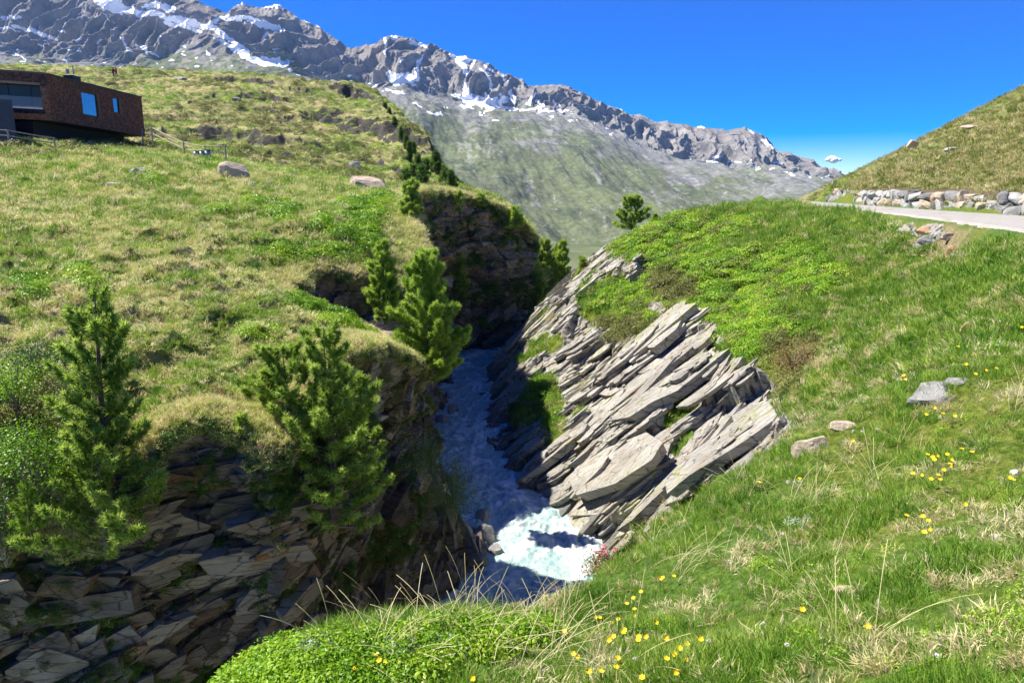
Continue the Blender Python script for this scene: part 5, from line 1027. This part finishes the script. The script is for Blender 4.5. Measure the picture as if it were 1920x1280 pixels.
def quad_wall(name, org, dirv, Lw, z0a, z0b, z1a, z1b, holes, mat, inset, nrm, parent):
    """wall sheet along dirv with rectangular openings (s0,s1,t0,t1 in fractions), real reveals of depth inset"""
    mb = MB(); ss = sorted({0., 1.}|{h[0] for h in holes}|{h[1] for h in holes}); ts = sorted({0., 1.}|{h[2] for h in holes}|{h[3] for h in holes})
    def pt(s, t, dpt=0.):
        q = org+dirv*(s*Lw)+nrm*dpt; return (q.x, q.y, (z0a+(z0b-z0a)*s)*(1-t)+(z1a+(z1b-z1a)*s)*t)
    for i in range(len(ss)-1):
        for j in range(len(ts)-1):
            cs, ct = (ss[i]+ss[i+1])/2, (ts[j]+ts[j+1])/2
            if any(h[0] < cs < h[1] and h[2] < ct < h[3] for h in holes): continue
            mb.add([pt(ss[i], ts[j]), pt(ss[i+1], ts[j]), pt(ss[i+1], ts[j+1]), pt(ss[i], ts[j+1])], [(0, 1, 2, 3)])
    for h in holes:
        c = [(h[0], h[2]), (h[1], h[2]), (h[1], h[3]), (h[0], h[3])]
        for k in range(4):
            a, b = c[k], c[(k+1) % 4]; mb.add([pt(*a), pt(*b), pt(*b, -inset), pt(*a, -inset)], [(0, 1, 2, 3)])
    return mb.build(name, mat, parent), pt
O = Vector((0, 0, 0)); sn = Vector((sd_.y, -sd_.x, 0)); fn = Vector((fd.y, -fd.x, 0)); fn = fn if fn.y < 0 else -fn; sn = sn if sn.x > 0 else -sn
def fr(px): return None
wS = [(.30, .455, .27, .80), (.635, .70, .47, .83)]
side, ptS = quad_wall('wall', O, sd_, LS, zb, zb2, zt, zt2, wS, M_shin, .35, sn, house)
LF = 15.; zt3 = zt+1.5; hF = [(.055, .95, .22, .80)]
front, ptF = quad_wall('wall', O, fd, LF, zb, zb+.9, zt, zt3, hF, M_shin, 1.3, fn, house)
mb = MB(); e = .12                                            # roof, back, underside
q0, q1, q2, q3 = O, sd_*LS, sd_*LS+fd*LF, fd*LF
mb.add([(*q0.xy, zt), (*q1.xy, zt2), (*q2.xy, zt3+.2), (*q3.xy, zt3)], [(0, 1, 2, 3)]); mb.build('roof', M_roof, house)
mb = MB(); mb.add([(*q0.xy, zb), (*q1.xy, zb2), (*q2.xy, zb2), (*q3.xy, zb+.9)], [(3, 2, 1, 0)])
mb.add([(*q1.xy, zb2), (*q2.xy, zb2), (*q2.xy, zt3+.2), (*q1.xy, zt2)], [(0, 1, 2, 3)]); mb.build('underside', M_conc, house)
mb = MB()
for a, b, za, zb_ in ((q0, q1, zt, zt2), (q0, q3, zt, zt3)):
    for off, zz in ((.0, .0),):
        d = (b-a).normalized(); n_ = sn if a is q0 and b is q1 else fn; p_ = [a+n_*.05-d*.05, b+n_*.05+d*.05]
        mb.add([(*p_[0].xy, za-.04), (*p_[1].xy, zb_-.04), (*p_[1].xy, zb_+.10), (*p_[0].xy, za+.10), (*(p_[0]-n_*.3).xy, za+.10), (*(p_[1]-n_*.3).xy, zb_+.10)], [(0, 1, 2, 3), (3, 2, 5, 4)])
mb.build('roof_edge', M_roof, house)
def window(pt, h, nx, ny, ins, name='window', larch=True):
    s0, s1, t0, t1 = h; f = MB(); th = .012
    def bar(a, b, c, d):
        f.add([pt(a, c, -ins+.06), pt(b, c, -ins+.06), pt(b, d, -ins+.06), pt(a, d, -ins+.06), pt(a, c, -ins), pt(b, c, -ins), pt(b, d, -ins), pt(a, d, -ins)], [(0, 1, 2, 3), (0, 4, 5, 1), (1, 5, 6, 2), (2, 6, 7, 3), (3, 7, 4, 0)])
    ws = (s1-s0)*.03/max(.4, (s1-s0)/.2); wt = (t1-t0)*.035
    bar(s0, s1, t0, t0+wt); bar(s0, s1, t1-wt, t1); bar(s0, s0+ws, t0+wt, t1-wt); bar(s1-ws, s1, t0+wt, t1-wt)
    for k in range(1, nx): x = s0+(s1-s0)*k/nx; bar(x-ws*.5, x+ws*.5, t0+wt, t1-wt)
    if ny: x = t0+(t1-t0)*ny; bar(s0+ws, s1-ws, x-wt*.5, x+wt*.5)
    o = f.build(name, M_frame, house)
    g_ = MB(); g_.add([pt(s0, t0, -ins+.02), pt(s1, t0, -ins+.02), pt(s1, t1, -ins+.02), pt(s0, t1, -ins+.02)], [(0, 1, 2, 3)]); g_.build('pane', M_glass if nx == 1 else M_glass2, o)
    return o
window(ptS, wS[0], 1, 0, .10); window(ptS, wS[1], 1, 0, .10)
for h in wS: mb = MB(); mb.add([ptS(h[1]+.002, h[2], .02), ptS(h[1]+.028, h[2], .02), ptS(h[1]+.028, h[3], .02), ptS(h[1]+.002, h[3], .02)], [(0, 1, 2, 3)]); mb.build('window_reveal_board', M_board, house)
window(ptF, hF[0], 5, .48, 1.25)
mb = MB(); h = hF[0]; mb.add([ptF(h[0], h[3]-.004, -.01), ptF(h[1], h[3]-.004, -.01), ptF(h[1], h[3]-.004, -1.25), ptF(h[0], h[3]-.004, -1.25)], [(0, 1, 2, 3)]); mb.add([ptF(h[0]+.001, h[2], -.02), ptF(h[0]+.001, h[3], -.02), ptF(h[0]+.001, h[3], -1.2), ptF(h[0]+.001, h[2], -1.2)], [(0, 1, 2, 3)])
mb.add([ptF(h[0], h[3]-.05, -.03), ptF(h[1], h[3]-.05, -.03), ptF(h[1], h[3], -.03), ptF(h[0], h[3], -.03)], [(0, 1, 2, 3)]); mb.build('soffit', M_larch, house)
mb = MB(); mb.add([ptF(h[0], h[2]+.01, .02), ptF(.5, h[2]+.01, .02), ptF(.5, h[2]+.045, .02), ptF(h[0], h[2]+.045, .02), ptF(h[0], h[2]+.045, -1.2), ptF(.5, h[2]+.045, -1.2)], [(0, 1, 2, 3), (3, 2, 5, 4)]); mb.build('balcony_floor', M_deck, house)
mb = MB(); mb.add([ptF(h[0], h[2]+.05, -.05), ptF(h[1], h[2]+.05, -.05), ptF(h[1], h[2]+.27, -.05), ptF(h[0], h[2]+.27, -.05)], [(0, 1, 2, 3)]); mb.build('balustrade', M_bal, house)
# concrete base set back under the box
gz = P(120, 285, 64)[2]-1.5; ins1 = 2.4
b0 = O-sn*ins1-fn*.5+fd*0; mb = MB(); c4 = [O-sn*ins1-fn*1.0, sd_*(LS*.93)-sn*ins1-fn*1.0, sd_*(LS*.93)+fd*LF, fd*LF-fn*1.0]
V = [(*q.xy, z) for z in (gz, zb+.02) for q in c4]; V[5] = (V[5][0], V[5][1], zb2+.02); V[6] = (V[6][0], V[6][1], zb2+.02); mb.add(V, [(0, 1, 5, 4), (1, 2, 6, 5), (2, 3, 7, 6), (3, 0, 4, 7)]); mb.build('basement_wall', plain('charcoal_render', (.035, .035, .04), .85, .1), house)
# lower front block at the very left edge
w0 = P(22, 187, 57.5)-np.array((ax, ay, 0)); mb = MB(); z1 = w0[2]; V = []
for z in (gz-1, z1):
    for d in ((0, 0), (-9, 1.5), (-15, 9), (-5.0, 6.5)): V.append((w0[0]+d[0], w0[1]+d[1], z+(0 if z < z1 else .35*(d[0] < 0))))
mb.add(V, [(0, 1, 5, 4), (1, 2, 6, 5), (2, 3, 7, 6), (3, 0, 4, 7), (4, 5, 6, 7)]); mb.build('porch_wall', plain('blue_grey_render', (.065, .07, .09), .8, .2, .08, 2), house)
# door, roof vent
d0 = c4[0]+sd_*1.2; mb = MB(); mb.add([(*(d0+sn*.03-fn*0).xy, gz+.5), (*(d0+sd_*1.1+sn*.03).xy, gz+.5), (*(d0+sd_*1.1+sn*.03).xy, gz+2.9), (*(d0+sn*.03).xy, gz+2.9)], [(0, 1, 2, 3)]); dr_ = mb.build('door', M_frame, house)
mb = MB(); mb.tube([tuple(d0+sd_*.95+sn*.05+Vector((0, 0, gz+1.6))), tuple(d0+sd_*.95+sn*.11+Vector((0, 0, gz+1.6))), tuple(d0+sd_*.8+sn*.11+Vector((0, 0, gz+1.6)))], .015, 5); mb.build('handle', M_zinc, dr_)
vp = sd_*5.2+fd*.9; mb = MB(); zv = zt-.3; mb.box((vp.x, vp.y, zv+.55), (.8, 1.2, .55)); mb.box((vp.x, vp.y, zv+.86), (.92, 1.34, .06)); ch = mb.build('chimney', M_frame, house)
mb = MB(); mb.tube([(vp.x, vp.y+.3, zv+1.05), (vp.x, vp.y+.3, zv+1.75)], .05, 6); mb.build('flue', M_zinc, ch); mb = MB(); mb.tube([(vp.x-.1, vp.y-.4, zv+1.05), (vp.x-.1, vp.y-.4, zv+1.4)], .14, 8); mb.build('flue', M_zinc, ch)

# ------------------------------------------------------------------ fences, barrels
def fence(pts, hgt, label, rails=(.95, .55), rr_=.045, pr=.07):
    P_ = []
    for px, py, Y in pts: P_.append(at_px(px, py, Y))
    root = empty('wooden_fence', tuple(P_[0])); tag(root, label, 'fence'); o = P_[0]
    for q in P_:
        mb = MB(); mb.tube([tuple(q-o+Vector((0, 0, -.5))), tuple(q-o+Vector((0, 0, hgt)))], [pr, pr*.9], 7); mb.build('post', M_wood, root)
    for i in range(len(P_)-1):
        for k in rails:
            mb = MB(); a, b = P_[i]-o+Vector((0, pr, hgt*k)), P_[i+1]-o+Vector((0, pr, hgt*k)); mid = (a+b)/2-Vector((0, 0, .03)); mb.tube([tuple(a), tuple(mid), tuple(b)], rr_, 5); mb.build('rail', M_wood, root)
    return root
fence([(-60, 262, 56), (17, 268, 56.5), (104, 282, 58)], .95, 'short two rail wooden fence in front of the house at the left margin')
fence([(268, 264, 74), (286, 262, 72), (346, 292, 66), (386, 300, 64), (424, 298, 64)], 1.15, 'wooden rail fence running downhill from the house corner past the metal barrels', (.95, .50))
mb = MB()
for k, (px, hh) in enumerate([(369, 15), (380, 15), (390, 16)]):
    q = at_px(px, 299, 63); s = pxm(q); root = empty('metal_barrel', tuple(q)); tag(root, ['leftmost of three grey metal barrels standing by the fence', 'middle one of three grey metal barrels by the fence', 'rightmost and tallest of three grey metal barrels by the fence'][k], 'barrel', 'metal barrels beside the fence')
    mb = MB(); H = hh*s; mb.tube([(0, 0, -.3), (0, 0, 0), (0, 0, H*.33), (0, 0, H*.35), (0, 0, H*.37), (0, 0, H*.66), (0, 0, H*.68), (0, 0, H*.70), (0, 0, H)], [.24, .24, .24, .26, .24, .24, .26, .24, .24], 16); mb.build('drum', M_zinc, root, True)
    mb = MB(); mb.tube([(0, 0, H), (0, 0, H+.04)], .255, 16); mb.build('lid', M_frame if k == 2 else M_zinc, root)

# ------------------------------------------------------------------ two walkers on the crest
def person(px, py, label, coat, ph, hgt=1.72):
    b = hit(px, py+3, 'L') or at_px(px, py, 240); b = at_px(px, py, min(b.y, 238) if b.y > 100 else 235); root = empty('person', tuple(b)); tag(root, label, 'person'); k = hgt/1.72
    J = [(0, 0, .93), (0, 0, 1.15), (0, 0, 1.42), (0, 0, 1.50), (0, .01, 1.58), (0, 0, 1.70), (.10, 0, .90), (.11, -.12*ph, .50), (.11, -.02*ph, .09), (.11, -.16*ph-.05, .03), (-.10, 0, .90), (-.11, .14*ph, .50), (-.11, .26*ph, .10), (-.11, .14*ph, .03), (.19, 0, 1.40), (.23, .08*ph, 1.12), (.22, -.05*ph, .88), (.22, -.08*ph, .80), (-.19, 0, 1.40), (-.23, -.06*ph, 1.12), (-.22, -.18*ph, .92), (-.22, -.22*ph, .85)]
    E = [(0, 1), (1, 2), (2, 3), (3, 4), (4, 5), (0, 6), (6, 7), (7, 8), (8, 9), (0, 10), (10, 11), (11, 12), (12, 13), (2, 14), (14, 15), (15, 16), (16, 17), (2, 18), (18, 19), (19, 20), (20, 21)]
    Rr = [.14, .14, .14, .055, .09, .09, .085, .06, .042, .04, .085, .06, .042, .04, .06, .045, .032, .03, .06, .045, .032, .03]
    me = bpy.data.meshes.new('body'); me.from_pydata([tuple(c*k for c in j) for j in J], E, []); o = bpy.data.objects.new('body', me); sc.collection.objects.link(o); o.parent = root
    md = o.modifiers.new('skin', 'SKIN'); 
    for i, q in enumerate(me.skin_vertices[0].data): q.radius = (Rr[i]*k, Rr[i]*k); q.use_root = (i == 0)
    o.modifiers.new('sub', 'SUBSURF').levels = 1; o.modifiers['sub'].render_levels = 1; me.materials.append(plain('skin', (.50, .30, .22), .6))
    def shell(name, mat, za, zb, ra, rb):
        mb = MB(); mb.tube([(0, 0, za*k), (0, 0, (za+zb)/2*k), (0, 0, zb*k)], [ra*k, (ra+rb)/2*k, rb*k], 12); return mb.build(name, mat, root, True)
    shell('jacket', coat, .86, 1.45, .19, .20); mb = MB()
    for sx, yy in ((.11, -.12), (-.11, .14)): mb.tube([(sx*.95, 0, .92*k), (sx, yy*ph, .5*k), (sx, yy*ph*1.3+.03, .12*k)], [.11*k, .085*k, .07*k], 8)
    mb.build('trousers', M_frame, root, True)
    mb = MB()
    for sx in (.19, -.19): mb.tube([(sx, 0, 1.42*k), (sx*1.2, .06*ph*(1 if sx > 0 else -1), 1.12*k), (sx*1.16, -.06*ph, .92*k)], [.08*k, .065*k, .05*k], 8)
    mb.build('sleeves', coat, root, True); mb = MB(); mb.tube([(0, .02, 1.60*k), (0, .03, 1.68*k), (0, .02, 1.75*k), (0, .02, 1.78*k)], [.10, .12, .09, .03], 10); mb.build('hair', M_bark, root, True)
    mb = MB(); mb.box((0, .20, 1.2*k), (.28, .16, .42)); mb.build('backpack', M_frame, root)
person(213, 144, 'walker in dark clothes, left one of the pair on the hill crest', plain('dark_jacket', (.10, .05, .07), .8), 1.); person(218, 144, 'walker in a red jacket, right one of the pair on the hill crest', plain('red_jacket', (.55, .06, .08), .8), -.8, 1.8)

# ------------------------------------------------------------------ cloud beyond the hill
V = []; F = []; g = np.random.default_rng(8); import bmesh
for k in range(26):
    bm = bmesh.new(); bmesh.ops.create_icosphere(bm, subdivisions=3, radius=1.); n0 = len(V); t = g.uniform(-1, 1); r_ = (1-.55*abs(t))*g.uniform(28, 46); vv = np.array([v.co[:] for v in bm.verts]); vv = vv*(1+.12*fbm(vv*2.2+k, 4, k)[:, None])*r_*np.array((1.1, 1, .85))+np.array((t*78, g.normal(0, 18), g.uniform(-8, 26)*(1-abs(t)**2)))
    V += vv.tolist(); F += [tuple(v.index+n0 for v in f.verts) for f in bm.faces]; bm.free()
m = M('cloud_white'); m.t.nodes.remove(m.b); vol = m.n('ShaderNodeVolumePrincipled'); vol.inputs['Color'].default_value = (1, 1, 1, 1); vol.inputs['Density'].default_value = .02; vol.inputs['Anisotropy'].default_value = .2
m2 = M('cloud_vapour'); m2.fin((.95, .97, 1.), None, 1., 0.)
o = mesh_np('cloud', V, F, m2.m, smooth=True); o.location = P(1562, 300, 9000); tag(o, kind='structure')

# ------------------------------------------------------------------ flowers
M_yel = plain('yellow_petals', (.85, .60, .01), .5, .3, .1, 60); M_whi = plain('white_petals', (.80, .74, .76), .6, .2, .1, 60); M_stem = plain('flower_stem', (.10, .22, .03), .6, .2)
def flower_mesh(kind, seed):
    g = np.random.default_rng(seed); V = []; F = []; mi = []; H = .11*g.uniform(.7, 1.3); la = np.array((g.normal(0, .02), g.normal(0, .02), H))
    for k in range(2):
        n0 = len(V); w_ = .0016; V += [(-w_, 0, -.03), (w_, 0, -.03), (la[0]+w_, la[1], la[2]), (la[0]-w_, la[1], la[2])] if k == 0 else [(0, -w_, -.03), (0, w_, -.03), (la[0], la[1]+w_, la[2]), (la[0], la[1]-w_, la[2])]; F.append((n0, n0+1, n0+2, n0+3)); mi.append(1)
    if kind == 'y':
        up = np.array((g.normal(0, .25), g.normal(0, .25)-.35, 1.)); up /= np.linalg.norm(up); t = np.cross(up, (1, .2, .1)); t /= np.linalg.norm(t); b = np.cross(up, t)
        for k in range(6):
            a = k*1.047; d = t*math.cos(a)+b*math.sin(a); q = -t*math.sin(a)+b*math.cos(a); R_ = .0165; n0 = len(V)
            for p_ in (la, la+d*R_*.6+q*R_*.42+up*.003, la+d*R_+q*R_*.28+up*.007, la+d*R_*1.08+up*.008, la+d*R_-q*R_*.28+up*.007, la+d*R_*.6-q*R_*.42+up*.003): V.append(tuple(p_))
            F.append(tuple(range(n0, n0+6))); mi.append(0)
    else:
        for k in range(46):
            d = g.normal(0, 1, 3); d[2] = abs(d[2]); d /= np.linalg.norm(d); q = np.cross(d, g.normal(0, 1, 3)); q /= np.linalg.norm(q); n0 = len(V); c = la+d*.008; V += [tuple(c-q*.0025), tuple(c+q*.0025), tuple(c+d*.008)]; F.append((n0, n0+1, n0+2)); mi.append(0)
    return V, F, mi
YF = [(1203,1105),(1212,1110),(1238,1098),(1249,1080),(1247,1090),(1186,1125),(1180,1140),(1192,1150),(1183,1138),(1135,1166),(1130,1165),(1120,1170),(1158,1165),(1200,1165),(1150,1198),(1168,1200),(1175,1197),(1178,1200),(1164,1196),(1195,1200),(1215,1190),(1235,1185),(1250,1216),(1270,1222),(1279,1222),(1303,1205),(1313,1217),(1268,1235),(1257,1248),(1272,1255),(1165,1236),(1148,1244),(1156,1240),(1132,1266),(1220,1272),(1085,1225),(1090,1222),(1055,1190),(715,1235),(725,1234),(680,1255),(708,1256),(897,1268),(860,1180),(1103,1278),(1499,1150),(1640,1170),(1810,963),(1747,1000),(1740,990),(1722,976),(1724,975),(1700,975),(1723,889),(1728,905),(1744,900),(1757,898),(1762,901),(1742,862),(1747,868),(1752,858),(1760,868),(1770,858),(1765,870),(1776,872),(1780,880),(1784,876),(1802,850),(1808,848),(1892,912),(1900,910),(1912,904),(1752,778),(1745,776),(1770,784),(1785,786),(1600,826),(1485,898),(1426,911),(1780,656),(1836,700),(1690,710),(1700,712),(1850,706),(1895,590),(1812,684),(1910,620),(1870,700)]
WF = [(1488,903),(1500,915),(1462,1006),(1445,1052),(1493,1210),(1762,1228),(1205,1238),(1330,1222),(1370,1060),(1592,836),(1600,812),(1640,810),(1870,660),(1840,640)]
src = {k: [] for k in 'yw'}
for k, L_, mt, nm, lb, gp, ct in (('y', YF, M_yel, 'yellow_flower', 'small yellow cup flower on a thin stem in the grass of the near bank', 'yellow flowers scattered over the near bank', 'flower'), ('w', WF, M_whi, 'clover_flower', 'small whitish clover head in the grass of the near bank', 'whitish clover heads scattered over the near bank', 'flower')):
    def cluster(x, y):
        if k == 'w': return 'the near bank grass'
        if x < 910: return 'the bilberry carpet'
        if x < 1340: return ['the top row at bottom centre', 'the second row at bottom centre', 'the dense row at bottom centre', 'the lowest group at bottom centre'][0 if y < 1150 else 1 if y < 1186 else 2 if y < 1212 else 3]
        if x < 1660: return 'the scattered ones mid bank'
        if y < 800: return 'the group beside the large bank rock'
        if x > 1840: return 'the group at the right margin'
        return 'the dense clump right of centre' if y < 940 else 'the small group below the dense clump'
    L_.sort(key=lambda q: (cluster(*q), q[0])); seen_ = {}
    for i, (x, y) in enumerate(L_):
        if len(src[k]) < 6: V, F, mi = flower_mesh(k, i+3); o = mesh_np(nm, V, F, None, None, False, mats=[mt, M_stem], midx=mi); src[k].append(o)
        else: o = src[k][i % 6].copy(); sc.collection.objects.link(o)
        h = hit(x, y+8, 'R'); d_ = h.length; s_ = max(.7, min(1.6, .58+.065*d_)); h = hit(x, y+.10*s_/pxm(h)*.85, 'R') or h
        o.location = h; o.rotation_euler = (0, 0, random.uniform(-.5, .5)); o.scale = (s_,)*3; c_ = cluster(x, y); n_ = seen_.get(c_, 0); seen_[c_] = n_+1; tag(o, ('clover head, ' if k == 'w' else 'yellow flower, ')+ORD[min(n_, 23)]+' from the left in '+c_, ct, gp)
# long bleached grass stalks
def stalks(n, seed, L0, L1, wd, spread, bend):
    g = np.random.default_rng(seed); V = []; F = []
    for k in range(n):
        p_ = np.array((g.normal(0, spread), g.normal(0, spread), -.02)); a = g.uniform(0, 6.28); d = np.array((math.cos(a)*.5, math.sin(a)*.5, 1.)); d /= np.linalg.norm(d); L_ = g.uniform(L0, L1); ns = 7; n0 = len(V); s_ = np.cross(d, (0, 0, 1)); s_ /= np.linalg.norm(s_)+1e-6
        for q in range(ns+1):
            V += [tuple(p_-s_*wd), tuple(p_+s_*wd)]; p_ = p_+d*L_/ns; d = d+np.array((math.cos(a), math.sin(a), -.6))*bend; d /= np.linalg.norm(d)
        F += [(n0+2*q, n0+2*q+1, n0+2*q+3, n0+2*q+2) for q in range(ns)]
    return V, F
C_stalk = source('stalk_bunch', [(*stalks(9, s, .30, .62, .0016, .05, .13), M_straw) for s in range(4)])
STK = [(1180,1010,60),(1250,985,60),(1330,960,70),(1400,930,60),(1450,1000,90),(1350,1040,120),(1250,1070,80),(1550,960,70),(1500,1080,80),(1650,900,60),(1000,1190,70),(900,1185,40),(850,1190,40),(760,1220,40),(1100,1150,60),(1700,850,50),(1900,760,60),(1600,1200,80),(1150,1260,90),(900,1262,60),(980,1240,50)]
pts = []; g = np.random.default_rng(4)
for x, y, s_ in STK:
    for k in range(3):
        h = hit(x+g.normal(0, s_*.5), y+g.normal(0, s_*.25), 'R')
        if h: pts.append(tuple(h))
for x, y in [(700, 1235), (725, 1215), (980, 1175), (862, 1150), (905, 1160), (960, 1155), (640, 1225)]:
    h = hit(x, y+14, 'R'); pts.append(tuple(h)) if h else None
scatter('dry_stalks', C_stalk, pts, [.9]*len(pts), 'long bleached grass stalks arching over the near bank', .2, 31)
C_sil = source('silver_sprig', [(*leaves(60, .07, .12, .014, s+150, .8, .3), M_silver) for s in range(3)])
pts = [tuple(hit(x+g.normal(0, 14), y+g.normal(0, 8), 'R')) for x, y in [(575, 1222), (580, 1226), (590, 1222), (730, 1225), (745, 1240), (725, 1250), (810, 1225), (840, 1235), (850, 1240), (755, 1220), (1500, 985), (905, 1165)] for k in range(3)]
scatter('silvery_herb', C_sil, pts, [.9]*len(pts), 'silvery leaved herb among the bilberry carpet at the bottom edge', .3, 33)

# ------------------------------------------------------------------ thin mountain haze
hz = MB(); hz.box((0, 1600, 480), (5400, 4200, 1400)); hm_ = bpy.data.materials.new('thin_air'); hm_.use_nodes = True; t_ = hm_.node_tree; t_.nodes.clear(); vo = t_.nodes.new('ShaderNodeVolumePrincipled'); ou = t_.nodes.new('ShaderNodeOutputMaterial')
vo.inputs['Color'].default_value = (.35, .60, 1., 1); vo.inputs['Density'].default_value = HAZE; vo.inputs['Anisotropy'].default_value = 0.; t_.links.new(vo.outputs[0], ou.inputs['Volume'])
if HAZE > 0:
    o = hz.build('haze', hm_); tag(o, kind='stuff')
lap('end')
